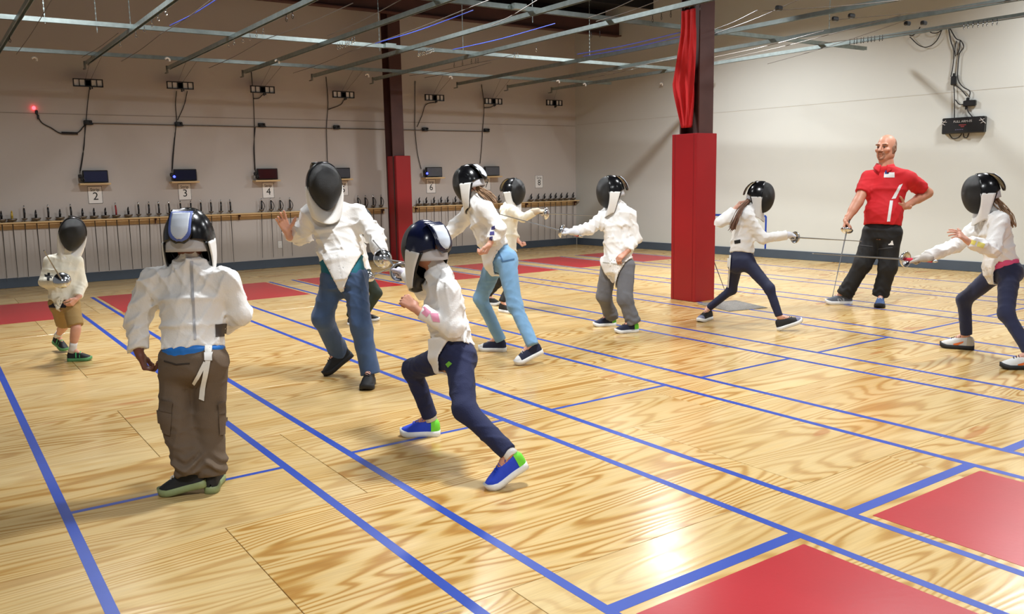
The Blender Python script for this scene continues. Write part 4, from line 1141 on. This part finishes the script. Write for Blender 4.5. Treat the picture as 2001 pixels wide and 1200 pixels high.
    jst = [(pc - up*.16*s, lP, .182*s*w, .140*s*w), (pc + up*.06*s, lP, .176*s*w, .134*s*w), (lerp(pc, cc, .45) + bs, unit(lP + lC), .166*s*w, .124*s*w), (lerp(pc, cc, .78), lC, .176*s*w, .124*s*w), (lerp(cc, nk, .15), lC, max(sw*.92, .11*s), .088*s), (lerp(cc, nk, .78), lC, .082*s, .076*s), (nk, unit(lC), .067*s, .068*s), (lerp(nk, hd, .6), lC, .066*s, .072*s)]
    hn = unit(up - fP*hemtilt)
    def jf(p):
        d = loft(p, jst, .045*s)
        if coach: d = smin(d, ellip(p, lerp(pc, cc, .34) + fP*.055*s, np.column_stack([lP, fP, up]), (.165*s*w, .13*s*w, .17*s)), .06)
        d = smax(d, plane(p, pc + up*hem*s, -hn), .008)
        d = smax(d, plane(p, nk + unit(hd - nk)*neckup*s, unit(hd - nk)), .008)
        if coach: d = smax(d, -rcone(p, nk + fC*.12*s + up*.06*s, nk + fC*.13*s - up*.06*s, .05*s, .008), .01)
        for sd in 'RL':
            S_, E_, W_ = P['s'+sd], P['e'+sd], P['w'+sd]
            if jacket == 'polo':
                ax = unit(E_ - S_); cut = S_ + ax*np.linalg.norm(E_ - S_)*.66
                a = smax(rcone(p, S_ - up*.01, E_, .083*s, .080*s), plane(p, cut, ax), .006)
            else:
                ax = unit(W_ - E_)
                a = smax(rcone(p, E_, W_ + ax*.05*s, r2, r3), plane(p, W_ - ax*cuffcut*s, ax), .006)
                e_ = np.linalg.norm(p - A3(E_), axis=1)
                a = a - .006*s*np.exp(-(e_/(.10*s))**2)*np.sin((p @ A3(ax))*95/s + 2*np.sin((p @ A3(lC))*30))
                a = smin(rcone(p, S_, E_, r1, r2*1.04), a, .03*s)
            a = smin(a, rcone(p, lerp(cc, nk, .6), S_, .052*s, r1*.92 if jacket != 'polo' else .072*s), .05*s)
            d = smin(d, a, .055*s)
        d = d + fold_j(p)
        if apron:
            q = p - A3(pc); u_ = q @ A3(lP); v_ = q @ A3(fP); w_ = q @ A3(up)
            bq = legs(p, False)
            if shirt: bq = np.minimum(bq, sf(p))
            sh = np.abs(bq - .016*s) - .007*s
            tt = np.clip((w_/s + apron)/(apron + hem + .03), 0, 1)
            sh = smax(sh, np.abs(u_) - apw*s*(.10 + .90*tt**1.15), .006); sh = smax(sh, -(v_ - .0*s), .006); sh = smax(sh, v_ - .19*s, .01); sh = smax(sh, w_ - (hem + .05)*s, .006); sh = smax(sh, -(w_ + apron*s), .006)
            d = smin(d, sh, .012*s)
        return d
    pts = [P[k] for k in ('sR', 'sL', 'eR', 'eL', 'wR', 'wL', 'hR', 'hL', 'nk')] + [pc - up*(apron + .02)*s, pc + fP*.2*s, pc - fP*.2*s]
    lo, hi = bbox(pts, .17*s); V, Q = surf(jf, lo, hi, vox)
    out['jacket'] = mesh_np('polo_shirt' if jacket == 'polo' else 'jacket', V, Q, jm, root)
    if mask: worn_mask(root, hd, look, **mask)
    if weapon and weapon.get('label'):
        r = empty('epee', weapon['G'], weapon['label'], 'épée')
        epee_parts(r, weapon['G'], weapon['d'], weapon.get('len', .8), weapon.get('grip', 'french'), weapon.get('gm'), None, weapon.get('gl', .15), weapon.get('gs', 1.))
    out['P'] = P; out['root'] = root; out['ax'] = (pc, up, lP, fP, fC, lC, cc)
    return out
PEOPLE = {}
def shoeset(up, sole, lace=None, **kw):
    d = {'upper': up, 'sole': sole}
    if lace: d['laces'] = lace
    d.update(kw); return d
M_khaki = mat('khaki_cotton', (158, 130, 82), .85, var=.06, bump=.15, bscale=160)
M_cargo = mat('brown_cargo_cotton', (98, 82, 66), .85, var=.07, bump=.15, bscale=160)
M_jean = denim('mid_blue_denim', (62, 86, 124), None); M_ltjean = denim('light_blue_denim', (122, 166, 204), None); M_dkjean = denim('dark_navy_denim', (30, 36, 66), None)
M_navysw = mat('navy_sweat_cloth', (30, 36, 70), .9, var=.1, bump=.2, bscale=160); M_legg = mat('navy_leggings', (24, 30, 62), .7, var=.08)
M_greysw = mat('grey_sweat_cloth', (104, 104, 108), .9, var=.08, bump=.2, bscale=160); M_blackpt = mat('black_track_cloth', (20, 20, 22), .75, var=.1)
M_green = mat('dark_green_trouser', (42, 52, 44), .85); M_teal = mat('teal_shirt', (14, 98, 116), .8, bump=.1, bscale=160); M_blueshirt = mat('bright_blue_shirt', (22, 110, 196), .6); M_navytee = mat('navy_tee', (26, 26, 46), .8); M_pinktee = mat('pink_tee', (224, 84, 128), .8)
M_polo = mat('red_polo_knit', (206, 26, 36), .8, var=.05, bump=.1, bscale=260)
S_blk = mat('black_shoe', (24, 25, 28), .7, bump=.15, bscale=140); S_blue = mat('royal_blue_shoe', (24, 62, 196), .65, bump=.2, bscale=160); S_green = mat('lime_green_shoe', (112, 214, 54), .6); S_navy = mat('navy_canvas_shoe', (28, 34, 62), .8, bump=.2, bscale=160); S_grey = mat('grey_shoe', (86, 92, 104), .7, bump=.2, bscale=160); S_white = mat('white_shoe', (214, 214, 212), .6, bump=.15, bscale=140); S_tan = mat('tan_shoe', (190, 182, 166), .6); S_lav = mat('lavender_grey_shoe', (120, 120, 142), .7)
S_steel = mat('steel_blue_shoe', (72, 96, 140), .65, bump=.2, bscale=160)
# A: small child far left
PEOPLE['A'] = person('small masked child in khaki shorts pointing an épée, far left', 7.33,
    dict(hd=(142, 456, -.03), nk=(130, 497, 0), sR=(99, 511, -.03), sL=(150, 511, .02), eR=(88, 551, -.06), wR=(108, 558, -.2), eL=(159, 556, .03), wL=(150, 584, -.08), hR=(113, 594, 0), hL=(138, 593, 0), kR=(126, 634, -.02), kL=(149, 640, -.05)),
    dict(R=((104, 668, 0, .1), (131, 689, 0)), L=((130, 706, 0), (182, 704, 0))), .72, cv(.45, -1, -.28), shirt=(-.05, M_navytee), jacket=1, pants=M_khaki, short=-.02,
    hands=dict(R=dict(N=cv(.7, 0, -.5), glove=True, s=.72), L=dict(D=cv(-.5, -.5, -.6), N=cv(-1, 0, 0), s=.72, curl=(40, 50, 30))), mask=dict(s=.93, tilt=.22), skin=M_skin, w=1.0, hem=.07, hemtilt=-.3, socks=M_sock, apron=.10, apw=.1, leg=(.095, .092, .06, .05), arm=(.072, .064, .056), jm=M_creamjk,
    shoes=shoeset(S_blk, mat('green_rubber_sole', (92, 150, 96), .5), None, strap=mat('green_strap', (70, 180, 110), .6)), weapon=dict(side='R', g=(121, 548, -.34), t=(91, 498, -.95), len=.72, label='épée held up by the small child in khaki shorts', gs=1.05), vox=.0095, seed=3, shoeL=.2, headr=.9)
# B: boy seen from behind
PEOPLE['B'] = person('masked boy in white jacket and brown cargo trousers seen from behind', 4.14,
    dict(hd=(370, 468, .0), nk=(372, 507, -.01), sL=(300, 549, 0), sR=(444, 551, .02), eL=(268, 622, .0), wL=(273, 692, -.02), eR=(470, 614, .06), wR=(432, 640, .2), hL=(346, 705, 0), hR=(412, 707, 0), kL=(342, 812, .0), kR=(410, 818, .02)),
    dict(L=((390, 952, 0, .0), (330, 966, 0)), R=((414, 962, 0), (424, 937, 0))), .80, cv(-.1, 1, -.06), shirt=(-.005, M_blueshirt), jacket=1, pants=M_cargo, legcut=-.13, jfold=(.011, .11),
    hands=dict(L=dict(D=cv(.25, .1, -1), N=cv(1, .3, 0), s=.84, curl=(55, 60, 40)), R=dict(D=cv(-.4, 1, 0), N=cv(-1, 0, 0), s=.8, curl=(60, 70, 40))), mask=dict(s=1.0, rim=M_bluerim), skin=M_skind, w=1.1, hem=.085, leg=(.108, .092, .088, .086), arm=(.080, .070, .056), bunch=.016, pfold=(.009, .12),
    shoes=shoeset(S_blk, mat('grey_green_sole', (140, 152, 104), .5), M_lace), shoeL=.235, vox=.0065, seed=5, neckup=.06)
# C: tall fencer in blue jeans
PEOPLE['C'] = person('tall masked fencer in blue jeans and teal shirt with a raised open hand', 6.34,
    dict(hd=(633, 362, -.14), nk=(645, 404, -.06), sR=(606, 421, .02), sL=(699, 417, .02), eR=(588, 462, .14), wR=(561, 453, -.06), eL=(733, 462, -.06), wL=(736, 485, -.3), hR=(652, 545, 0), hL=(694, 545, 0), kR=(630, 622, -.10), kL=(706, 640, -.05)),
    dict(R=((687, 697, 0, .06), (640, 734, 0)), L=((727, 744, 0), (713, 768, 0))), .93, cv(.5, -1, -.2), shirt=(.0, M_teal), jacket=1, pants=M_jean, legcut=-.16, jfold=(.015, .13),
    hands=dict(R=dict(D=cv(-.3, -.25, 1), N=cv(.15, -1, .1), s=.95, curls=[(12, 18, 12), (20, 25, 15), (26, 32, 20), (24, 30, 20)], spread=.5, thumb='out'), L=dict(N=cv(-.6, 0, -.8), glove=True, s=.9)), mask=dict(s=1.10, tilt=-.06, label=False), w=1.02, hem=.165, hemtilt=.0, apron=.11, apw=.165, leg=(.098, .084, .082, .080), arm=(.078, .068, .060), pfold=(.008, .11),
    shoes=shoeset(S_blk, M_bsole, M_dlace), shoeL=.27, weapon=dict(side='L', g=(748, 506, -.42), t=(788, 512, -1.05), len=.72, label='épée held by the tall fencer in blue jeans', gm=mat('red_grip', (150, 40, 44), .5)), vox=.0078, seed=8)
# D: child mostly hidden behind C
PEOPLE['D'] = person('masked child in dark green trousers hidden behind the tall fencer in jeans', 9.13,
    dict(hd=(703, 431, 0), nk=(697, 461, 0), sR=(700, 468, -.13), sL=(690, 468, .13), eR=(706, 505, -.15), wR=(716, 520, -.1), eL=(690, 505, .16), wL=(695, 530, .2), hR=(712, 536, -.07), hL=(704, 536, .07), kR=(736, 573, -.02), kL=(700, 580, -.02)),
    dict(R=((705, 627, 0), (743, 627, 0)), L=((680, 634, 0), (702, 640, 0))), .72, cv(1, -.15, -.1), jacket=1, pants=M_green, hands=dict(R=dict(N=cv(0, 0, -1), glove=True, s=.72), L=dict(D=cv(.2, 0, -1), N=cv(1, 0, 0), s=.72)), mask=dict(s=.98, label=False), hem=.03, leg=(.10, .08, .075, .07), shoes=shoeset(S_blk, M_sole, None), shoeL=.2,
    weapon=dict(side='R', g=(722, 541, -.1), t=(788, 514, -.35), len=.42, label='épée held low by the child in dark green trousers'), vox=.014, seed=11)
# E: boy lunging in the foreground
PEOPLE['E'] = person('masked boy crouching in navy sweatpants and bright blue shoes', 4.56,
    dict(hd=(831, 486, .04), nk=(858, 528, .02), sL=(876, 572, -.11), sR=(850, 556, .15), eL=(884, 641, -.15), wL=(812, 603, -.16), eR=(830, 568, .30), wR=(800, 545, .42), hL=(898, 700, -.07), hR=(874, 697, .09), kR=(806, 722, .08), kL=(908, 800, -.02)),
    dict(R=((858, 851, 0), (785, 851, 0)), L=((1020, 917, 0, .05), (965, 954, 0))), .80, cv(-.72, .7, -.02), jacket=1, pants=M_navysw, jfold=(.012, .11),
    hands=dict(L=dict(D=cv(-.75, .15, .65), N=cv(-.3, .8, -.3), s=.84, curl=(65, 85, 50), thumb='in'), R=dict(N=cv(-.3, -.3, -.8), glove=True, s=.8, gm=mat('white_dark_glove', (196, 190, 204), .8))), mask=dict(s=1.0, hood=M_navyhood, tilt=.0), skin=M_skin2, w=1.06, hem=.10, hemtilt=.42, apron=.14, apw=.15, socks=M_sock, leg=(.098, .076, .070, .058), arm=(.078, .068, .054), pfold=(.007, .09), legcut=.02,
    shoes=shoeset(S_blue, M_sole, S_blue, heel_counter=S_green), weapon=dict(side='R', g=(781, 532, .56), t=(741, 484, 1.05), len=.7, label='épée held out by the crouching boy in blue shoes', gs=.95), vox=.0065, seed=14, shoeL=.235)
# F: girl in light jeans
PEOPLE['F'] = person('masked fencer in light blue jeans and canvas shoes turned away', 7.13,
    dict(hd=(916, 358, .02), nk=(932, 391, .02), sL=(950, 410, -.14), sR=(922, 412, .15), eL=(974, 447, -.17), wL=(957, 477, -.2), eR=(893, 442, .22), wR=(862, 470, .2), hL=(990, 512, -.07), hR=(968, 511, .09), kR=(939, 583, .05), kL=(1006, 597, .02)),
    dict(R=((989, 687, 0), (936, 685, 0)), L=((1060, 690, 0, .05), (1010, 714, 0))), .92, cv(-.88, .42, -.28), jacket=1, pants=M_ltjean, jfold=(.008, .10),
    hands=dict(L=dict(D=cv(-.45, -.1, -.85), N=cv(-.8, .3, .4), s=.9, curl=(50, 60, 40)), R=dict(D=cv(-1, 0, -.3), N=cv(0, 0, -1), s=.88, glove=True)), mask=dict(s=1.0), w=.96, hem=.12, hemtilt=.05, apron=.16, apw=.15, leg=(.094, .068, .062, .056), arm=(.074, .066, .056), pfold=(.006, .08), beltw=.95,
    shoes=shoeset(S_navy, M_sole, M_lace, toe_cap=M_sole), vox=.0095, seed=17, shoeL=.25, legcut=-.07)
# G: fencer facing right behind F
PEOPLE['G'] = person('masked fencer facing right with arm out behind the light blue jeans', 9.82,
    dict(hd=(1004, 374, 0), nk=(997, 401, .01), sR=(1000, 412, -.13), sL=(987, 411, .14), eR=(1022, 426, -.22), wR=(1050, 421, -.28), eL=(1000, 452, .12), wL=(1012, 470, .04), hR=(992, 500, -.07), hL=(984, 500, .08), kR=(1000, 553, -.04), kL=(978, 548, -.03)),
    dict(R=((978, 609, 0), (1003, 613, 0)), L=((948, 595, 0), (973, 597, 0))), .88, cv(.88, -.5, -.1), jacket=1, pants=M_blackpt, hands=dict(R=dict(N=cv(0, .3, -.9), glove=True, s=.88, gm=mat('beige_glove', (196, 180, 158), .8)), L=dict(D=cv(.6, 0, -.8), N=cv(1, 0, .5), s=.88)), mask=dict(s=1.0, label=False), hem=.06, jm=M_creamjk, leg=(.09, .07, .062, .055), shoes=shoeset(S_blk, M_sole, None),
    weapon=dict(side='R', g=(1066, 417, -.32), t=(1130, 420, -.4), len=.62, label='épée held level by the fencer facing right, silver bell guard', gs=1.05), vox=.012, seed=20, shoeL=.24)
# H: fencer in grey sweatpants facing left
PEOPLE['H'] = person('masked fencer in grey sweatpants and lime-heeled shoes facing left', 8.25,
    dict(hd=(1193, 374, 0), nk=(1207, 401, .0), sL=(1229, 421, -.07), sR=(1187, 420, .09), eL=(1241, 466, -.04), wL=(1223, 494, -.16), eR=(1152, 447, .02), wR=(1122, 453, -.04), hL=(1223, 520, -.05), hR=(1191, 519, .06), kR=(1180, 578, -.04), kL=(1221, 584, -.03)),
    dict(R=((1204, 636, 0), (1159, 638, 0)), L=((1242, 649, 0), (1207, 651, 0))), .86, cv(-1, -.05, -.14), jacket=1, pants=M_greysw, legcut=-.12, jfold=(.012, .1),
    hands=dict(R=dict(N=cv(0, .2, -.9), glove=True, s=.86), L=dict(D=cv(-.75, -.3, -.55), N=cv(0, .3, -.9), s=.86, curl=(35, 45, 30))), mask=dict(s=1.0), w=1.02, hem=.06, hemtilt=.0, apron=.26, apw=.20, socks=S_blk, leg=(.104, .088, .082, .078), arm=(.078, .068, .060), bunch=.010, skin=M_skin2,
    shoes=shoeset(S_navy, M_sole, M_dlace, heel_counter=S_green), weapon=dict(side='R', g=(1099, 452, -.06), t=(1022, 431, -.02), len=.62, label='épée with red grip held by the fencer in grey sweatpants', gm=mat('bright_red_grip', (206, 36, 40), .5), gl=.16), vox=.010, seed=23, shoeL=.235)
# I: girl lunging beside the column
PEOPLE['I'] = person('masked girl with ponytail and navy leggings lunging right by the column', 8.335,
    dict(hd=(1486, 384, .03), nk=(1465, 411, .02), sR=(1461, 424, -.11), sL=(1444, 421, .15), eR=(1490, 466, -.12), wR=(1530, 463, -.02), eL=(1407, 434, .18), wL=(1438, 406, .16), hR=(1459, 512, -.06), hL=(1439, 512, .08), kR=(1503, 563, -.06), kL=(1430, 566, -.0)),
    dict(R=((1521, 646, 0), (1568, 630, 0, -.05)), L=((1389, 624, 0), (1366, 630, 0))), .85, cv(.88, -.36, -.2), jacket=1, pants=M_legg, jfold=(.008, .09),
    hands=dict(R=dict(N=cv(0, .4, -.8), glove=True, s=.85), L=dict(D=cv(.6, -.1, .8), N=cv(.7, 0, -.6), s=.8, curl=(40, 50, 30))), mask=dict(s=.98, label=False), w=.94, hem=.10, hemtilt=-.05, leg=(.084, .058, .052, .042), arm=(.070, .062, .052), pfold=(.003, .07), legcut=.06,
    shoes=shoeset(S_blk, M_sole, M_dlace, toe_cap=S_lav), weapon=dict(side='R', g=(1553, 464, .0), t=(1640, 469, .25), len=.85, label='épée held out level by the girl with the ponytail', gs=.9), vox=.010, seed=26, shoeL=.245)
# J: coach
PEOPLE['J'] = person('bald person in red polo and black trousers standing with hand on hip', 9.45,
    dict(hd=(1732, 289, -.02), nk=(1729, 324, 0), sR=(1699, 348, .10), sL=(1775, 349, -.10), eR=(1677, 394, .02), wR=(1665, 428, -.06), eL=(1813, 377, .08), wL=(1769, 404, -.12), hR=(1707, 456, .06), hL=(1740, 456, -.05), kR=(1686, 516, -.05), kL=(1735, 522, -.04)),
    dict(R=((1667, 595, 0), (1611, 594, 0)), L=((1722, 592, 0), (1717, 606, 0))), 1.07, cv(-.80, -.60, .0), jacket='polo', jm=M_polo, pants=M_blackpt, legcut=-.10, jfold=(.006, .12),
    hands=dict(R=dict(N=cv(.5, -.3, .2), s=1.05, curl=(60, 75, 45), thumb='in'), L=dict(D=cv(-.95, -.25, .05), N=cv(.1, .9, .2), s=1.05, curls=[(10, 20, 15), (16, 26, 18), (22, 30, 20), (28, 34, 22)], spread=.35, thumb='out')), skin=M_skin2, w=1.06, hem=.08, leg=(.112, .092, .086, .080), bunch=.007, coach=True,
    shoes=(shoeset(S_grey, M_sole, M_lace), shoeset(S_steel, M_bsole, M_lace)), shoeL=.29, weapon=dict(side='R', g=(1655, 449, -.08), t=(1625, 588, -.25), len=.74, label='épée held point down by the person in the red polo', gap=.105), vox=.010, seed=29, neckup=-.01)
# K: girl at right
PEOPLE['K'] = person('masked girl with long hair and dark jeans pointing an épée, far right', 6.69,
    dict(hd=(1917, 377, .0), nk=(1936, 408, .01), sL=(1954, 432, -.13), sR=(1922, 432, .14), eL=(1940, 488, -.19), wL=(1889, 470, -.22), eR=(1868, 480, .2), wR=(1818, 490, .12), hL=(1972, 532, -.08), hR=(1950, 530, .08), kR=(1884, 586, .10), kL=(1966, 612, -.0)),
    dict(R=((1904, 684, 0), (1836, 678, 0)), L=((2024, 722, 0), (1958, 720, 0))), .86, cv(-.95, .25, -.2), shirt=(.015, M_pinktee), jacket=1, pants=M_dkjean, jfold=(.011, .1),
    hands=dict(L=dict(D=cv(-.8, -.1, .6), N=cv(-.4, .6, -.6), s=.86, curls=[(14, 20, 14), (20, 26, 16), (26, 30, 20), (30, 34, 20)], spread=.3, thumb='out'), R=dict(N=cv(0, .3, -.9), glove=True, s=.86, gm=mat('grey_mesh_glove', (176, 168, 160), .8))), mask=dict(s=1.0), w=1.0, hem=.09, hemtilt=.12, apron=.20, apw=.13, leg=(.092, .068, .060, .052), arm=(.074, .066, .056), pfold=(.005, .08), legcut=.03,
    shoes=shoeset(S_white, M_bsole, M_dlace, heel_counter=S_tan), weapon=dict(side='R', g=(1771, 507, .16), t=(1660, 500, .6), len=.86, label='épée with pink grip held by the girl at far right', gm=mat('pink_red_grip', (226, 62, 84), .5), gl=.22, gap=.19), vox=.0095, seed=32, shoeL=.255)

# ---------------------------------------------------------------- marks, straps, pockets and hair
def D_(k, part, name, quads, m, off=.003, nu=6, nv=6, tgt=None):
    t = PEOPLE[k][tgt or part]
    if name in ('sleeve_print', 'side_stripe', 'leg_emblem', 'leg_piping', 'crotch_strap'):
        for q in quads: decal(name, t, [q], m, PEOPLE[k][part], off, nu, nv)
        return
    return decal(name, t, quads, m, PEOPLE[k][part], off, nu, nv)
M_zip = mat('grey_zip', (176, 176, 180), .5, .3); M_patch = mat('dark_brown_patch', (74, 64, 58), .7); M_web = mat('white_webbing', (224, 222, 216), .8, bump=.2, bscale=300)
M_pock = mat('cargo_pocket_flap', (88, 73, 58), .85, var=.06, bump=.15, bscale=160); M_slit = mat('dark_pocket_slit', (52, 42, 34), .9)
M_pinkm = mat('pink_sleeve_print', (226, 150, 178), .8); M_purp = mat('violet_sleeve_print', (70, 66, 130), .8); M_yel = mat('yellow_sleeve_print', (222, 210, 110), .8); M_whitep = mat('white_print', (236, 236, 236), .8); M_gpr = mat('lime_print', (120, 190, 60), .7)
M_lens = mat('navy_print', (44, 66, 140), .7)
# B
D_('B', 'jacket', 'zip', [((371, 510), (377, 510), (380, 590), (375, 590)), ((375, 590), (380, 590), (384, 664), (379, 664))], M_zip, .003, 3, 16)
D_('B', 'jacket', 'patch', [((420, 634), (443, 632), (442, 657), (421, 659))], M_patch, .003)
D_('B', 'trousers', 'crotch_strap', [((400, 676), (413, 676), (411, 704), (401, 704)), ((401, 704), (411, 704), (403, 746), (394, 742)), ((394, 742), (403, 744), (400, 783), (391, 779)), ((376, 747), (381, 751), (404, 712), (398, 706))], M_web, .009, 4, 10)
D_('B', 'trousers', 'strap_buckle', [((399, 690), (414, 690), (414, 704), (399, 704))], M_whitepl, .013, 4, 4)
D_('B', 'trousers', 'pocket_flap', [((300, 778), (338, 786), (336, 808), (302, 800))], M_pock, .012)
D_('B', 'trousers', 'pocket_flap', [((424, 788), (446, 782), (446, 806), (426, 810))], M_pock, .012)
D_('B', 'trousers', 'cargo_pocket', [((302, 800), (336, 808), (334, 850), (308, 840))], M_cargo, .008)
D_('B', 'trousers', 'cargo_pocket', [((426, 810), (446, 806), (444, 848), (428, 850))], M_cargo, .008)
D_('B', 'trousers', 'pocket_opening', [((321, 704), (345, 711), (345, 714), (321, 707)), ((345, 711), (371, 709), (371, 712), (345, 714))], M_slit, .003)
# E
D_('E', 'jacket', 'sleeve_print', [((808, 598), (822, 592), (842, 610), (834, 620)), ((840, 612), (856, 613), (860, 630), (846, 628))], M_pinkm, .003)
D_('E', 'trousers', 'hip_print', [((871, 712), (878, 706), (884, 711), (876, 719))], M_gpr, .003)
# F
D_('F', 'jacket', 'sleeve_print', [((961, 443), (967, 441), (968, 448), (960, 449)), ((958, 453), (966, 452), (966, 459), (957, 460)), ((957, 463), (963, 462), (962, 474), (955, 474))], M_purp, .003)
D_('F', 'trousers', 'pocket_seam', [((970, 486), (973, 485), (984, 511), (981, 512)), ((981, 510), (1005, 505), (1005, 508), (981, 513))], mat('jean_seam', (74, 112, 152), .9), .003)
# K
D_('K', 'jacket', 'sleeve_print', [((1894, 467), (1908, 471), (1904, 479), (1891, 475)), ((1911, 472), (1925, 477), (1921, 485), (1908, 481))], M_yel, .003)
# I
D_('I', 'trousers', 'crotch_strap', [((1420, 499), (1430, 499), (1428, 528), (1420, 528)), ((1420, 528), (1428, 528), (1425, 562), (1418, 560))], M_web, .010, 4, 10)
D_('I', 'jacket', 'back_print', [((1435, 470), (1447, 468), (1447, 475), (1436, 477))], M_ink, .003)
# A
D_('A', 'jacket', 'sleeve_mark', [((87, 536), (104, 540), (102, 544), (88, 541)), ((93, 533), (98, 533), (97, 549), (92, 548))], M_ink, .003)
# H
D_('H', 'jacket', 'apron_seam', [((1178, 512), (1205, 515), (1205, 517), (1178, 514)), ((1205, 515), (1232, 508), (1232, 510), (1205, 517))], mat('cotton_seam', (176, 172, 160), .9), .002)
# J
D_('J', 'jacket', 'side_stripe', [((1757, 362), (1764, 359), (1750, 388), (1742, 389)), ((1739, 392), (1745, 392), (1739, 433), (1733, 433))], M_whitep, .003, 4, 12)
D_('J', 'jacket', 'shoulder_stripe', [((1755, 318), (1760, 316), (1782, 325), (1780, 329))], M_whitep, .003)
D_('J', 'jacket', 'chest_emblem', [((1728, 337), (1748, 337), (1748, 347), (1727, 347))], M_whitep, .003)
D_('J', 'jacket', 'chest_emblem', [((1730, 333), (1737, 333), (1737, 340), (1729, 340))], M_lens, .005)
D_('J', 'trousers', 'leg_emblem', [((1736, 477), (1739, 476), (1740, 479), (1736, 479)), ((1739, 475), (1742, 473), (1743, 479), (1740, 479)), ((1741, 471), (1744, 470), (1746, 479), (1743, 479))], M_whitep, .004, 3, 3)
D_('J', 'trousers', 'leg_piping', [((1680, 478), (1705, 481), (1705, 482.4), (1680, 479.4)), ((1716, 486), (1744, 483), (1744, 484.4), (1716, 487.4))], mat('grey_piping', (74, 74, 76), .8), .004, 8, 3)
# hair
def hair(k, pts, n, r, spread, m, label):
    P = PEOPLE[k]; Dp = dep(P['P']['hd']); g = np.random.default_rng(len(label)); paths = []
    for i in range(n):
        o = g.normal(size=3)*spread; q = []
        for j, (x, y, dd) in enumerate(pts):
            q.append(at(x, y, Dp + dd) + o*(.5 + .8*j/len(pts)) + g.normal(size=3)*spread*.25)
        paths.append(smooth_pts(q, 4))
    h = obj('hair', strand_tubes(paths, r), m, P['root'], True); return h
M_blond = mat('light_brown_hair', (150, 118, 88), .55, var=.2, vscale=40); M_brownh = mat('brown_hair', (120, 86, 66), .55, var=.25, vscale=40)
hair('K', [(1938, 378, -.0), (1946, 396, -.02), (1956, 410, -.04), (1966, 424, -.06), (1972, 440, -.06)], 110, .0065, .022, M_blond, 'k')
hair('I', [(1464, 392, -.02), (1453, 402, -.10), (1444, 416, -.15), (1437, 432, -.16), (1431, 447, -.15)], 80, .0055, .013, M_brownh, 'i')
hair('F', [(924, 352, .0), (932, 366, -.03), (942, 376, -.06), (955, 384, -.07), (964, 394, -.08)], 90, .0055, .018, M_blond, 'f')

# shoe marks
def shoe_mark(k, n, quads, m, name='side_mark'):
    sh = [c for c in PEOPLE[k]['root'].children if c.name.split('.')[0] == 'shoe'][n]
    for q in quads: decal(name, sh, [q], m, sh, .003, 5, 4)
M_orange = mat('orange_mark', (226, 112, 44), .6); M_gmark = mat('pale_grey_mark', (150, 156, 166), .6)
shoe_mark('K', 0, [((1862, 672), (1883, 667), (1882, 670), (1866, 677))], M_orange)
shoe_mark('K', 1, [((1988, 712), (2006, 707), (2005, 711), (1991, 717))], M_orange)
shoe_mark('J', 0, [((1636, 584), (1639, 583), (1641, 592), (1638, 593)), ((1639, 583), (1642, 583), (1649, 591), (1646, 592)), ((1646, 583), (1649, 582), (1651, 591), (1648, 592))], M_gmark)
